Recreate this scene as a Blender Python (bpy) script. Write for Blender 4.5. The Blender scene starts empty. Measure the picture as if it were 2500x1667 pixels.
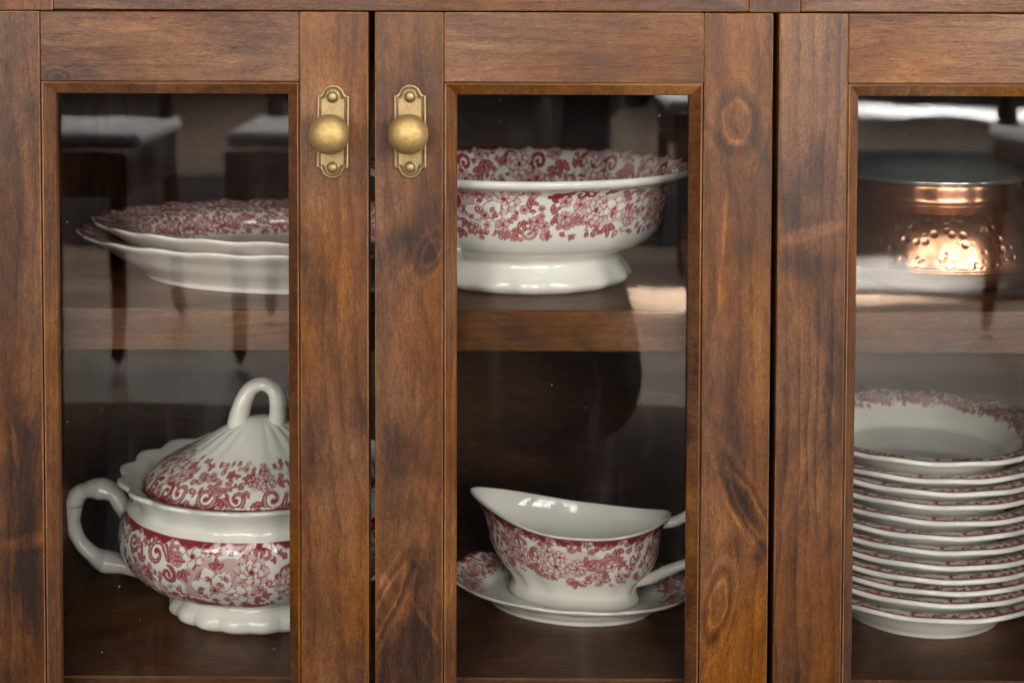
import bpy, bmesh, math, random
import numpy as np
from mathutils import Matrix, Vector

S = bpy.context.scene
COL = S.collection
R = math.radians

# ------------------------------------------------------------------ camera
ZC, CAM_D = 0.738, 1.15                      # camera height above the floor, distance to the door fronts
YAW, PITCH, ROLL = -0.0055, 0.0419, -0.0030
def cam_dir(x, y, z):                        # camera space (right, down, forward) -> world (X, Y, Z)
    c, s = math.cos(ROLL), math.sin(ROLL); x, y = c*x - s*y, s*x + c*y
    c, s = math.cos(PITCH), math.sin(PITCH); y, z = c*y + s*z, -s*y + c*z
    c, s = math.cos(YAW), math.sin(YAW); x, z = c*x + s*z, -s*x + c*z
    return Vector((x, z, -y))
cam_data = bpy.data.cameras.new('camera')
cam = bpy.data.objects.new('camera', cam_data); COL.objects.link(cam)
r_, u_, b_ = cam_dir(1, 0, 0), cam_dir(0, -1, 0), cam_dir(0, 0, -1)
cam.matrix_world = Matrix(((r_.x, u_.x, b_.x, 0), (r_.y, u_.y, b_.y, -CAM_D), (r_.z, u_.z, b_.z, ZC), (0, 0, 0, 1)))
cam_data.sensor_width = 36; cam_data.lens = 53.9
cam_data.shift_y = -0.2908
cam_data.clip_start = 0.05; cam_data.clip_end = 60
cam_data.dof.use_dof = True; cam_data.dof.focus_distance = 1.155; cam_data.dof.aperture_fstop = 7.0
S.camera = cam

# ------------------------------------------------------------------ world, lamps, exposure
world = bpy.data.worlds.new('World'); S.world = world; world.use_nodes = True
bg = world.node_tree.nodes['Background']
bg.inputs[0].default_value = (0.95, 0.92, 0.90, 1); bg.inputs[1].default_value = 0.11

def area(name, loc, target, sx, sy, watts, col=(1, 1, 1), spread=None):
    l = bpy.data.lights.new(name, 'AREA'); l.shape = 'RECTANGLE'; l.size = sx; l.size_y = sy
    l.energy = watts; l.color = col
    if spread: l.spread = R(spread)
    o = bpy.data.objects.new(name, l); COL.objects.link(o); o.location = loc
    o.rotation_euler = (Vector(target) - Vector(loc)).to_track_quat('-Z', 'Y').to_euler()
    return o
DAY = (1.0, 0.965, 0.92)
# the window panes of the room, behind and above the camera
for wx, k in ((-2.25, 0.85), (-0.75, 0.90), (0.75, 1.0), (2.25, 1.3), (3.75, 1.1)):
    for wz in (1.00, 1.90):
        for dx in (-0.29, 0.29):
            area('window_and_fill_light', (wx + dx, -3.2, wz), (wx*0.85 + dx, 0, wz - 0.4), 0.50, 0.78, (16.5 if wz < 1.5 else 10.5)*k, DAY)
# sunshine falling through the windows onto the floor boards
area('sun_shaft', (3.1, -3.1, 2.3), (0.66, -2.52, 0), 0.34, 0.48, 190, (1.0, 0.93, 0.82), 4)
area('sun_shaft', (3.6, -9.6, 3.0), (2.3, -7.5, 0), 1.1, 0.40, 270, (0.82, 0.92, 1.0), 4)
# added overhead fill lights: brighten floor and pot
area('window_and_fill_light', (0.4, -5.2, 3.1), (0.3, -5.0, 0), 5.4, 4.2, 185, DAY, 75)
area('overhead_fill', (0.4, -2.5, 2.75), (0.4, -2.5, 0), 4.2, 2.6, 68, DAY)

S.view_settings.view_transform = 'Standard'; S.view_settings.look = 'None'
S.view_settings.exposure = 0.42; S.view_settings.gamma = 1.0
S.render.engine = 'CYCLES'
S.cycles.use_denoising = True
S.cycles.transparent_max_bounces = 24; S.cycles.max_bounces = 6; S.cycles.diffuse_bounces = 3; S.cycles.glossy_bounces = 6
S.cycles.sample_clamp_indirect = 45.0
S.cycles.caustics_reflective = False; S.cycles.caustics_refractive = False

# ------------------------------------------------------------------ node helpers
class Nodes:
    def __init__(s, name):
        s.m = bpy.data.materials.new(name); s.m.use_nodes = True
        s.t = s.m.node_tree; s.n = s.t.nodes; s.l = s.t.links
        s.b = s.n['Principled BSDF']; s.out = s.n['Material Output']
    def new(s, typ, **kw):
        o = s.n.new(typ)
        for k, v in kw.items(): setattr(o, k, v)
        return o
    def put(s, sock, v):
        if hasattr(v, 'is_linked') or hasattr(v, 'links'): s.l.new(v, sock)
        else: sock.default_value = v
    def math(s, op, a, b=0.0, c=0.0, clamp=False):
        o = s.new('ShaderNodeMath', operation=op, use_clamp=clamp)
        s.put(o.inputs[0], a); s.put(o.inputs[1], b); s.put(o.inputs[2], c)
        return o.outputs[0]
    def add(s, a, b): return s.math('ADD', a, b)
    def sub(s, a, b): return s.math('SUBTRACT', a, b)
    def mul(s, a, b): return s.math('MULTIPLY', a, b)
    def mad(s, a, b, c): return s.math('MULTIPLY_ADD', a, b, c)
    def comb(s, x, y, z):
        o = s.new('ShaderNodeCombineXYZ')
        for i, v in enumerate((x, y, z)): s.put(o.inputs[i], v)
        return o.outputs[0]
    def noise(s, vec, scale=1.0, detail=2.0, rough=0.5, dist=0.0):
        o = s.new('ShaderNodeTexNoise'); s.put(o.inputs['Vector'], vec)
        o.inputs['Scale'].default_value = scale; o.inputs['Detail'].default_value = detail
        o.inputs['Roughness'].default_value = rough; o.inputs['Distortion'].default_value = dist
        return o.outputs['Fac']
    def smooth(s, v, lo, hi, a=0.0, b=1.0):
        o = s.new('ShaderNodeMapRange', interpolation_type='SMOOTHSTEP')
        s.put(o.inputs[0], v)
        for i, k in enumerate((lo, hi, a, b)): o.inputs[i + 1].default_value = k
        return o.outputs[0]
    def ramp(s, v, stops):
        o = s.new('ShaderNodeValToRGB'); s.put(o.inputs[0], v); e = o.color_ramp.elements
        while len(e) < len(stops): e.new(0.5)
        for k, (pos, c) in zip(e, stops): k.position = pos; k.color = (*c, 1)
        return o.outputs[0]
    def bump(s, h, strength, dist):
        o = s.new('ShaderNodeBump'); o.inputs['Strength'].default_value = strength
        o.inputs['Distance'].default_value = dist; s.put(o.inputs['Height'], h)
        return o.outputs[0]

WOOD_RAMP = [(0.0, (0.0132, 0.0056, 0.0034)), (0.22, (0.031, 0.0125, 0.0061)), (0.42, (0.0636, 0.0243, 0.0095)), (0.6, (0.1024, 0.0404, 0.0146)), (0.78, (0.1513, 0.0643, 0.0235)), (1.0, (0.2483, 0.1176, 0.0449))]
def wood(name, grain, seed, knots=(), smudges=(), flecks=(), lift=0.0, rings=105., ringc=0.23, warp=2.6, rough=0.40, spec=0.29):
    """Stained softwood. grain: axis along the fibres. knots: (across, along, r_across, r_along, tilt, dark),
    smudges and flecks: (across, along, r_across, r_along, tilt, amount), all in metres in world space."""
    N = Nodes(name)
    rnd = random.Random(seed)
    geo = N.new('ShaderNodeNewGeometry'); sep = N.new('ShaderNodeSeparateXYZ'); N.l.new(geo.outputs['Position'], sep.inputs[0])
    x, y, z = sep.outputs
    if grain == 'X': ac, al = N.mad(y, 0.85, z), x
    elif grain == 'Z': ac, al = N.mad(y, 0.85, x), z
    o1, o2, o3 = (rnd.uniform(-40, 40) for _ in range(3))
    def nz(sa, sl, detail=2.0, rough=0.5, dist=0.0, k=0.0):
        v = N.comb(N.mad(ac, sa, o1 + k), N.mad(al, sl, o2 + k*1.7), o3 + k)
        return N.noise(v, 1.0, detail, rough, dist)
    wob = N.sub(nz(16, 3.0, 3), 0.5)
    wob2 = N.sub(nz(45, 22, 2, k=3.3), 0.5)
    f = N.mad(ac, rings, N.mad(wob, warp*2, N.mul(wob2, 0.35)))
    dark = None; near = None
    for kx, kz, ra, rl, tilt, amt in knots:
        dx, dz = N.sub(ac, kx), N.sub(al, kz)
        c, s_ = math.cos(tilt), math.sin(tilt)
        ux = N.add(N.mul(dx, c), N.mul(dz, s_)); uz = N.sub(N.mul(dz, c), N.mul(dx, s_))
        d2 = N.add(N.math('POWER', N.math('ABSOLUTE', N.mul(ux, 1/ra)), 2.0), N.math('POWER', N.math('ABSOLUTE', N.mul(uz, 1/rl)), 2.0))
        d = N.mad(N.sub(nz(60, 40, 2, k=15.0), 0.5), 0.9, N.mad(wob2, 0.5, N.math('SQRT', d2)))
        w = N.smooth(d, 0.7, 2.6, 1.0, 0.0)
        f = N.add(N.mul(f, N.sub(1.0, w)), N.mul(N.mul(d, 1.5), w))
        near = w if near is None else N.math('MAXIMUM', near, w)
        core = N.mul(N.math('EXPONENT', N.mul(N.mul(d, d), -1.1)), amt)
        def band(c0, wd, am): q = N.mul(N.sub(d, c0), 1/wd); return N.mul(N.math('EXPONENT', N.mul(N.mul(q, q), -1.0)), am)
        core = N.add(core, N.add(band(1.0, 0.13, -0.20), N.add(band(1.42, 0.22, 0.17), band(2.0, 0.16, -0.09))))
        dark = core if dark is None else N.add(dark, core)
    saw = N.math('FRACT', f)
    line = N.mul(N.math('POWER', saw, 2.4), N.smooth(saw, 0.90, 1.0, 1.0, 0.0))
    line = N.mul(line, N.smooth(nz(30, 5, 2, k=9.1), 0.25, 0.75, 0.25, 1.0))
    if near is not None: line = N.mul(line, N.mad(near, -0.35, 1.0))
    fibre = nz(760, 55, 3, 0.65, k=5.0)
    pore = N.smooth(nz(1100, 95, 2, 0.6, k=6.0), 0.60, 0.74)
    grit = nz(1000, 420, 3, 0.75, k=7.0)
    tick = nz(620, 120, 2, 0.6, 1.2, k=7.7)
    blot = nz(15, 6.5, 4, 0.6, 0.8, k=1.0)
    big = nz(5, 2.2, 2, 0.5, 0.4, k=2.0)
    streak = nz(65, 7.0, 3, 0.6, 0.5, k=8.0)
    mott = nz(150, 60, 3, 0.65, 0.6, k=13.0)
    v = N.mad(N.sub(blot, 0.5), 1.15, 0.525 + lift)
    v = N.mad(N.sub(tick, 0.5), 0.42, v)
    v = N.mad(N.sub(big, 0.5), 0.55, v)
    v = N.mad(N.sub(streak, 0.5), 0.30, v)
    v = N.mad(N.sub(mott, 0.5), 0.34, v)
    v = N.mad(N.sub(fibre, 0.5), 0.30, v)
    v = N.mad(N.sub(grit, 0.5), 0.68, v)
    v = N.mad(line, -ringc, v)
    # small dents and nicks in the finish
    vo = N.new('ShaderNodeTexVoronoi'); vo.inputs['Scale'].default_value = 1.0
    N.put(vo.inputs['Vector'], N.comb(N.mad(ac, 70, o1), N.mad(al, 34, o2), o3))
    sc_ = N.new('ShaderNodeSeparateColor'); N.l.new(vo.outputs['Color'], sc_.inputs[0])
    nick = N.mul(N.smooth(vo.outputs['Distance'], 0.03, 0.09, 1.0, 0.0), N.smooth(sc_.outputs[0], 0.86, 0.95))
    v = N.mad(N.mul(nick, N.sub(sc_.outputs[1], 0.45)), 0.75, v)
    v = N.mad(pore, -0.10, v)
    if dark is not None: v = N.mad(dark, -1.0, v)
    for lst, sg in ((smudges, -1.0), (flecks, 1.0)):
        for kx, kz, ra, rl, tilt, amt in lst:
            dx, dz = N.sub(ac, kx), N.sub(al, kz)
            c, s_ = math.cos(tilt), math.sin(tilt)
            ux = N.add(N.mul(dx, c), N.mul(dz, s_)); uz = N.sub(N.mul(dz, c), N.mul(dx, s_))
            d2 = N.add(N.math('POWER', N.math('ABSOLUTE', N.mul(ux, 1/ra)), 2.0), N.math('POWER', N.math('ABSOLUTE', N.mul(uz, 1/rl)), 2.0))
            d = N.mad(N.sub(blot, 0.5), 1.8, N.mad(N.sub(streak, 0.5), 0.9, N.mad(wob2, 0.9, N.math('SQRT', d2))))
            v = N.mad(N.smooth(d, 0.15 if sg < 0 else 0.45, 1.5 if sg < 0 else 1.15, 1.0, 0.0), sg*amt*(0.85 if sg < 0 else 0.9), v)
    colr = N.ramp(N.math('ADD', v, 0.0, clamp=True), WOOD_RAMP)
    # cool against warm patches of the stain
    hue = N.new('ShaderNodeHueSaturation'); N.l.new(colr, hue.inputs['Color'])
    N.put(hue.inputs['Saturation'], N.smooth(nz(9, 4, 2, k=12.0), 0.25, 0.75, 0.90, 1.18))
    N.l.new(hue.outputs[0], N.b.inputs['Base Color'])
    N.put(N.b.inputs['Roughness'], N.smooth(blot, 0.2, 0.8, rough + 0.07, rough - 0.05))
    N.b.inputs['Specular IOR Level'].default_value = spec
    hgt = N.add(N.mul(fibre, 0.6), N.add(N.mul(grit, 0.4), N.mul(pore, -0.6)))
    N.l.new(N.bump(hgt, 0.45, 0.0007), N.b.inputs['Normal'])
    return N.m

def simple(name, col, rough=0.5, metal=0.0, spec=0.5, var=0.0, scale=60., bump=0.0):
    N = Nodes(name)
    tc = N.new('ShaderNodeTexCoord').outputs['Object']
    n = N.noise(tc, scale, 4, 0.6)
    lo = tuple(max(0, c*(1 - var)) for c in col); hi = tuple(c*(1 + var) for c in col)
    N.l.new(N.ramp(n, [(0.3, lo), (0.7, hi)]), N.b.inputs['Base Color'])
    N.put(N.b.inputs['Roughness'], N.smooth(n, 0.3, 0.7, rough*0.85, rough*1.15))
    N.b.inputs['Metallic'].default_value = metal; N.b.inputs['Specular IOR Level'].default_value = spec
    if bump: N.l.new(N.bump(n, bump, 0.001), N.b.inputs['Normal'])
    return N.m

# ------------------------------------------------------------------ object helpers
def link(name, me, parent=None, mats=(), loc=None):
    o = bpy.data.objects.new(name, me); COL.objects.link(o)
    for m in mats: me.materials.append(m)
    if parent is not None: o.parent = parent
    if loc is not None: o.location = loc
    return o
def empty(name, loc=(0, 0, 0), parent=None):
    o = bpy.data.objects.new(name, None); COL.objects.link(o); o.location = loc; o.empty_display_size = 0.05
    if parent is not None: o.parent = parent
    return o
def tag(o, label=None, cat=None, group=None, kind=None):
    if label: o['label'] = label
    if cat: o['category'] = cat
    if group: o['group'] = group
    if kind: o['kind'] = kind
    return o
def board(name, x0, x1, y0, y1, z0, z1, mats, parent, bev=0.0008, wear=True):
    """A planed board with worn (lighter) arrises."""
    cx, cy, cz = (x0 + x1)/2, (y0 + y1)/2, (z0 + z1)/2
    bm = bmesh.new(); bmesh.ops.create_cube(bm, size=1.0)
    for v in bm.verts: v.co = Vector((v.co.x*(x1 - x0), v.co.y*(y1 - y0), v.co.z*(z1 - z0)))
    bmesh.ops.bevel(bm, geom=bm.edges[:], offset=bev, segments=1, affect='EDGES', profile=0.5)
    bm.normal_update()
    for f in bm.faces:
        if max(abs(c) for c in f.normal) < 0.99 and len(mats) > 1: f.material_index = 1
    me = bpy.data.meshes.new(name); bm.to_mesh(me); bm.free()
    px, py, pz = WLOC[parent.name]
    o = link(name, me, parent, mats, (cx - px, cy - py, cz - pz))
    return o
WLOC = {}

def zz(down): return ZC - down

# ------------------------------------------------------------------ the cabinet
H_TOP, H_RAIL, H_SHELF, H_FLOOR = 0.0251, 0.0777, 0.2576, 0.5497
STILE, DOOR_W, DOOR_BOT = 0.0517, 0.2990, 0.655
DOORS = [-0.4134, -0.1094, 0.1943]
EDGE = wood('worn_wood_edge', 'Z', 3, lift=0.30, rough=0.5)
EDGE_X = wood('worn_wood_edge_rail', 'X', 4, lift=0.26, rough=0.5)
cab = tag(empty('cabinet', (0.045, 0.19, 0)), 'brown stained wooden cabinet with glass doors holding red and white crockery', 'cabinet')
WLOC['cabinet'] = Vector((0.045, 0.19, 0))

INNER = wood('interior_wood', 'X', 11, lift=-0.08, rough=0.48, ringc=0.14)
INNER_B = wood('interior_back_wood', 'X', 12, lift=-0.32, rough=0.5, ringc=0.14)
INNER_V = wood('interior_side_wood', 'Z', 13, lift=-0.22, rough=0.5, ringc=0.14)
SHELF = wood('shelf_wood', 'X', 14, lift=0.03, rough=0.42, ringc=0.22, rings=150)
# face of the carcass above the doors: rail, upright, rail, upright
z0, z1 = zz(H_TOP) + 0.0012, zz(-0.022)
for xa, xb, sd in ((-0.3515, 0.1710, 21), (0.2105, 0.56, 22)):
    board('top_rail', xa, xb, 0.001, 0.022, z0, z1, (wood('top_rail_wood', 'X', sd, lift=-0.03, rings=130, smudges=[(zz(0.02), xb - 0.03, 0.004, 0.05, 0, 0.12)]), EDGE_X), cab)
for xa, xb, sd in ((-0.43, -0.3520, 23), (0.1715, 0.2100, 24)):
    board('frame_upright', xa, xb, 0.0014, 0.022, z0 - 0.0004, z1, (wood('upright_wood', 'Z', sd, lift=-0.06, rings=130), EDGE), cab)
board('top_board', -0.44, 0.57, -0.012, 0.40, zz(-0.022) + 0.0005, zz(-0.047), (wood('top_board_wood', 'X', 25), EDGE_X), cab)
board('inner_ceiling', -0.392, 0.50, 0.0225, 0.368, zz(0.006), zz(-0.0215), (INNER,), cab)
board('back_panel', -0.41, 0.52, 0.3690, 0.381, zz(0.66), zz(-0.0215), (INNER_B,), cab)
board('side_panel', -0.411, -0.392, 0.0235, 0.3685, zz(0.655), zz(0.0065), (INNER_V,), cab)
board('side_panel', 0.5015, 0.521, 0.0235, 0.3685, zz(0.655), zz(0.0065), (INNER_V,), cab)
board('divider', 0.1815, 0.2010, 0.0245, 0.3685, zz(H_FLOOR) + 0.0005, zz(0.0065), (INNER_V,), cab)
for xa, xb in ((-0.3915, 0.1810), (0.2015, 0.5010)):
    board('shelf', xa, xb, 0.035, 0.3680, zz(H_SHELF + 0.0325), zz(H_SHELF), (SHELF, EDGE_X), cab, bev=0.0012)
board('bottom_board', -0.3915, 0.5010, 0.035, 0.3680, zz(H_FLOOR + 0.040), zz(H_FLOOR),
      (wood('bottom_board_wood', 'X', 15, lift=0.05, rough=0.42, ringc=0.2, rings=140), EDGE_X), cab, bev=0.0014)
board('plinth', -0.40, 0.51, 0.040, 0.365, 0.001, zz(H_FLOOR + 0.0405), (INNER,), cab)

def moulding(name, p, mat_, parent, y0=0.0006, y1=0.0087, yb=0.0135):
    """p: four (x, z) corners of the sloping strip, outer edge first, then inner edge."""
    (ax, az), (bx, bz), (cx, cz), (dx, dz) = p
    mx, mz = (ax + bx + cx + dx)/4, (az + bz + cz + dz)/4
    # little quirk at the outer edge, then the slope
    def lerp(a, b, t): return (a[0] + (b[0] - a[0])*t, a[1] + (b[1] - a[1])*t)
    rows = []
    for t, yy in ((0.0, y0 + 0.0013), (0.05, y0 + 0.0013), (0.08, y0), (0.16, y0 + 0.0002), (0.93, y1 - 0.0012), (1.0, y1), (1.0, yb), (0.0, yb)):
        a = lerp(p[0], p[3], t); b = lerp(p[1], p[2], t)
        rows.append(((a[0] - mx, yy, a[1] - mz), (b[0] - mx, yy, b[1] - mz)))
    vs = [v for r in rows for v in r]; n = len(rows)
    fs = [(2*i, 2*i + 1, 2*((i + 1) % n) + 1, 2*((i + 1) % n)) for i in range(n)]
    fs += [tuple(2*i for i in range(n))[::-1], tuple(2*i + 1 for i in range(n))]
    me = bpy.data.meshes.new(name); me.from_pydata(vs, [], fs)
    bm = bmesh.new(); bm.from_mesh(me); bmesh.ops.recalc_face_normals(bm, faces=bm.faces); bm.to_mesh(me); bm.free()
    for pl in me.polygons:
        if pl.index == 2: pl.material_index = 1
    px, py, pz = WLOC[parent.name]
    return link(name, me, parent, mat_, (mx - px, -py, mz - pz))

def glass_mat():
    N = Nodes('cabinet_glass'); N.n.remove(N.b)
    tr = N.new('ShaderNodeBsdfTransparent'); tr.inputs[0].default_value = (0.985, 0.99, 0.985, 1)
    gl = N.new('ShaderNodeBsdfGlossy'); gl.inputs['Roughness'].default_value = 0.0
    g0 = N.new('ShaderNodeNewGeometry')                # the slight ripple of the sheet
    rip = N.bump(N.noise(g0.outputs['Position'], 9.0, 2, 0.5), 0.05, 0.004); N.l.new(rip, gl.inputs['Normal'])
    fr = N.new('ShaderNodeFresnel'); fr.inputs['IOR'].default_value = 1.60
    mx = N.new('ShaderNodeMixShader'); N.l.new(fr.outputs[0], mx.inputs[0]); N.l.new(tr.outputs[0], mx.inputs[1]); N.l.new(gl.outputs[0], mx.inputs[2])
    # dust specks and a faint film of wiping marks
    geo = N.new('ShaderNodeNewGeometry')
    vo = N.new('ShaderNodeTexVoronoi'); vo.inputs['Scale'].default_value = 75; N.l.new(geo.outputs['Position'], vo.inputs['Vector'])
    speck = N.smooth(vo.outputs['Distance'], 0.025, 0.055, 1.0, 0.0)
    sp2 = N.new('ShaderNodeSeparateColor'); N.l.new(vo.outputs['Color'], sp2.inputs[0])
    speck = N.mul(N.mul(speck, N.smooth(sp2.outputs[0], 0.74, 0.9)), 0.30)
    mp = N.new('ShaderNodeMapping'); mp.inputs['Rotation'].default_value = (0, 0.5, 0); mp.inputs['Scale'].default_value = (26, 10, 5)
    N.l.new(geo.outputs['Position'], mp.inputs[0])
    film = N.mul(N.smooth(N.noise(mp.outputs[0], 1, 5, 0.7), 0.5, 0.8), 0.010)
    df = N.new('ShaderNodeBsdfDiffuse'); df.inputs[0].default_value = (0.75, 0.73, 0.7, 1)
    m2 = N.new('ShaderNodeMixShader'); N.l.new(N.add(speck, film), m2.inputs[0]); N.l.new(mx.outputs[0], m2.inputs[1]); N.l.new(df.outputs[0], m2.inputs[2])
    N.l.new(m2.outputs[0], N.out.inputs[0])
    return N.m
GLASS = glass_mat()

# knots, stains and light flecks seen in each stile (across = X, along = Z)
K1 = dict(
    left=dict(smudges=[(-0.385, zz(0.20), 0.012, 0.16, 0, 0.16), (-0.378, zz(0.40), 0.010, 0.07, 0.05, 0.2), (-0.372, zz(0.505), 0.012, 0.045, 0.0, 0.2)],
              flecks=[(-0.370, zz(0.428), 0.03, 0.006, 0.22, 0.26), (-0.383, zz(0.36), 0.002, 0.02, 0.1, 0.25)], lift=-0.07),
    right=dict(smudges=[(-0.125, zz(0.16), 0.02, 0.03, 0.4, 0.15), (-0.15, zz(0.235), 0.008, 0.03, 0, 0.1)], lift=0.0))
K2 = dict(
    left=dict(knots=[(-0.0665, zz(0.207), 0.006, 0.012, -0.5, 0.5), (-0.100, zz(0.475), 0.006, 0.03, -0.45, 0.25)],
              smudges=[(-0.074, zz(0.192), 0.016, 0.024, -0.5, 0.28), (-0.085, zz(0.51), 0.024, 0.035, -0.5, 0.34), (-0.09, zz(0.36), 0.012, 0.03, 0.1, 0.22), (-0.075, zz(0.45), 0.010, 0.02, -0.4, 0.25),
                       (-0.086, zz(0.10), 0.010, 0.08, -0.12, 0.14)],
              flecks=[(-0.0765, zz(0.316), 0.0026, 0.018, 0, 0.22), (-0.0655, zz(0.199), 0.0020, 0.014, 0.45, 0.2), (-0.072, zz(0.488), 0.0022, 0.03, 0.55, 0.18), (-0.1, zz(0.465), 0.006, 0.02, 0.35, 0.2)], lift=0.0),
    right=dict(knots=[(0.1625, zz(0.106), 0.0105, 0.0165, 0.05, 0.05), (0.1745, zz(0.40), 0.006, 0.03, 0.48, 0.2), (0.152, zz(0.475), 0.006, 0.018, -0.2, 0.15)],
               smudges=[(0.180, zz(0.118), 0.006, 0.03, 0.3, 0.25), (0.146, zz(0.117), 0.004, 0.016, 0.6, 0.22), (0.170, zz(0.398), 0.007, 0.028, 0.5, 0.34), (0.163, zz(0.43), 0.010, 0.012, 0, 0.22),
                        (0.149, zz(0.50), 0.006, 0.02, -0.3, 0.3), (0.183, zz(0.437), 0.006, 0.012, 0, 0.3)],
               flecks=[(0.154, zz(0.19), 0.0022, 0.035, -0.05, 0.3), (0.151, zz(0.235), 0.003, 0.02, 0, 0.25), (0.1635, zz(0.1225), 0.0095, 0.003, 0, 0.22),
                       (0.166, zz(0.412), 0.0016, 0.03, 0.52, 0.2), (0.160, zz(0.505), 0.0018, 0.016, -0.35, 0.18)], lift=0.03))
K3 = dict(
    left=dict(smudges=[(0.222, zz(0.215), 0.035, 0.010, 0, 0.24), (0.235, zz(0.36), 0.010, 0.06, 0, 0.14), (0.215, zz(0.16), 0.02, 0.05, 0, 0.08)],
              flecks=[(0.222, zz(0.190), 0.035, 0.006, 0.28, 0.24), (0.2365, zz(0.322), 0.0018, 0.012, 0.2, 0.2)], lift=0.0, rings=95, ringc=0.42),
    right=dict())

def door(i, x0, ks):
    d = empty('door', (0, 0, 0), cab); WLOC[d.name] = Vector((x0 + DOOR_W/2, 0.010, zz((H_TOP + DOOR_BOT)/2)))
    d.location = WLOC[d.name] - WLOC['cabinet']
    x1 = x0 + DOOR_W; a, b = x0 + STILE, x1 - STILE
    zt, zr = zz(H_TOP), zz(H_RAIL); zb, zbr = zz(DOOR_BOT), zz(DOOR_BOT - 0.052)
    la, ra = dict(rings=78), dict(rings=70); la.update(ks['left']); ra.update(ks['right'])
    board('stile', x0, a - 0.0002, 0, 0.020, zb, zt, (wood('door_stile_wood', 'Z', 101 + 10*i, **la), EDGE), d)
    board('stile', b + 0.0002, x1, 0, 0.020, zb, zt, (wood('door_stile_wood', 'Z', 102 + 10*i, **ra), EDGE), d)
    rk = {}
    if i == 0: rk = dict(knots=[(zr + 0.003, a + 0.013, 0.004, 0.006, 0, 0.3)], smudges=[(zr + 0.006, a + 0.02, 0.010, 0.025, 0, 0.22)])
    board('rail', a + 0.0002, b - 0.0002, 0.0003, 0.0195, zr, zt, (wood('door_rail_wood', 'X', 103 + 10*i, lift=(0.05, 0.08, 0.15)[i], rings=95, **rk), EDGE_X), d)
    board('rail', a + 0.0002, b - 0.0002, 0.0003, 0.0195, zb, zbr, (wood('door_rail_wood', 'X', 104 + 10*i), EDGE_X), d)
    w = 0.0098
    mh_lit = wood('moulding_wood', 'X', 105 + 10*i, lift=0.17, rings=160, rough=0.36); mv = wood('moulding_wood', 'Z', 106 + 10*i, lift=0.03, rings=160, rough=0.36)  # horizontal strips coloured lighter, standing in for light bounced off the floor
    g = 0.0004
    moulding('moulding', [(a + g, zr - g), (b - g, zr - g), (b - w, zr - w), (a + w, zr - w)], (mh_lit, EDGE_X), d)
    moulding('moulding', [(a + g, zbr + g), (b - g, zbr + g), (b - w, zbr + w), (a + w, zbr + w)], (mh_lit, EDGE_X), d)
    moulding('moulding', [(a + g, zr - g), (a + g, zbr + g), (a + w, zbr + w), (a + w, zr - w)], (mv, EDGE), d)
    moulding('moulding', [(b - g, zr - g), (b - g, zbr + g), (b - w, zbr + w), (b - w, zr - w)], (mv, EDGE), d)
    # glass pane, a real 3 mm sheet
    gx0, gx1, gz0, gz1 = a + w - 0.003, b - w + 0.003, zbr + w - 0.003, zr - w + 0.003
    board('glass_pane', gx0, gx1, 0.0139, 0.0165, gz0, gz1, (GLASS,), d, bev=0.0003)
    return d
doors = [door(i, x, k) for i, (x, k) in enumerate(zip(DOORS, (K1, K2, K3)))]

# ------------------------------------------------------------------ brass knobs
def brass(name, col, rough, dirt):
    N = Nodes(name)
    tc = N.new('ShaderNodeTexCoord').outputs['Object']
    n1 = N.noise(tc, 160, 5, 0.65); n2 = N.noise(tc, 900, 3, 0.6)
    v = N.add(N.mul(n1, 0.65), N.mul(n2, 0.35))
    N.l.new(N.ramp(v, [(0.30, tuple(c*dirt for c in col)), (0.52, col), (0.75, tuple(min(1, c*1.25) for c in col))]), N.b.inputs['Base Color'])
    N.b.inputs['Metallic'].default_value = 0.86
    N.put(N.b.inputs['Roughness'], N.smooth(v, 0.3, 0.7, rough + 0.1, rough - 0.05))
    N.l.new(N.bump(v, 0.12, 0.0004), N.b.inputs['Normal'])
    return N.m
BRASS = brass('antique_brass', (0.42, 0.285, 0.115), 0.58, 0.66)
BRASS_P = brass('antique_brass_plate', (0.32, 0.23, 0.11), 0.5, 0.5)
PATINA = brass('dark_brass_patina', (0.17, 0.125, 0.075), 0.5, 0.5)

def plate_outline(d):
    """Outline of the escutcheon inset by d: straight sides, square shoulders, round lobe at each end."""
    hw, sh, lr = 0.0123 - d, 0.0275 - d*0.75, 0.0092 - d*0.9
    q = 0.0040                                      # hollow between the shoulder and the lobe
    cz = 0.0355 - d*0.95 - lr                       # lobe centre
    top = []
    for k in range(7):                              # shoulder -> lobe, concave
        t = k/6; ax = hw - 0.0016; bx = lr*math.cos(R(38)); bz = cz + lr*math.sin(R(38))
        x = ax + (bx - ax)*t; zc = sh + (bz - sh)*(t**2.0)*0.9 + (bz - sh)*0.1*t
        top.append((x, zc))
    for k in range(1, 13):
        an = R(38 + (180 - 76)*k/13); top.append((lr*math.cos(an), cz + lr*math.sin(an)))
    for k in range(6, -1, -1): top.append((-top[k][0], top[k][1]))
    pts = [(hw, -sh*0.5), (hw, 0), (hw, sh*0.5), (hw, sh)] + top + [(-hw, sh), (-hw, sh*0.5), (-hw, 0), (-hw, -sh*0.5), (-hw, -sh)]
    pts += [(-x, -z) for x, z in top] + [(hw, -sh)]
    return pts
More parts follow.
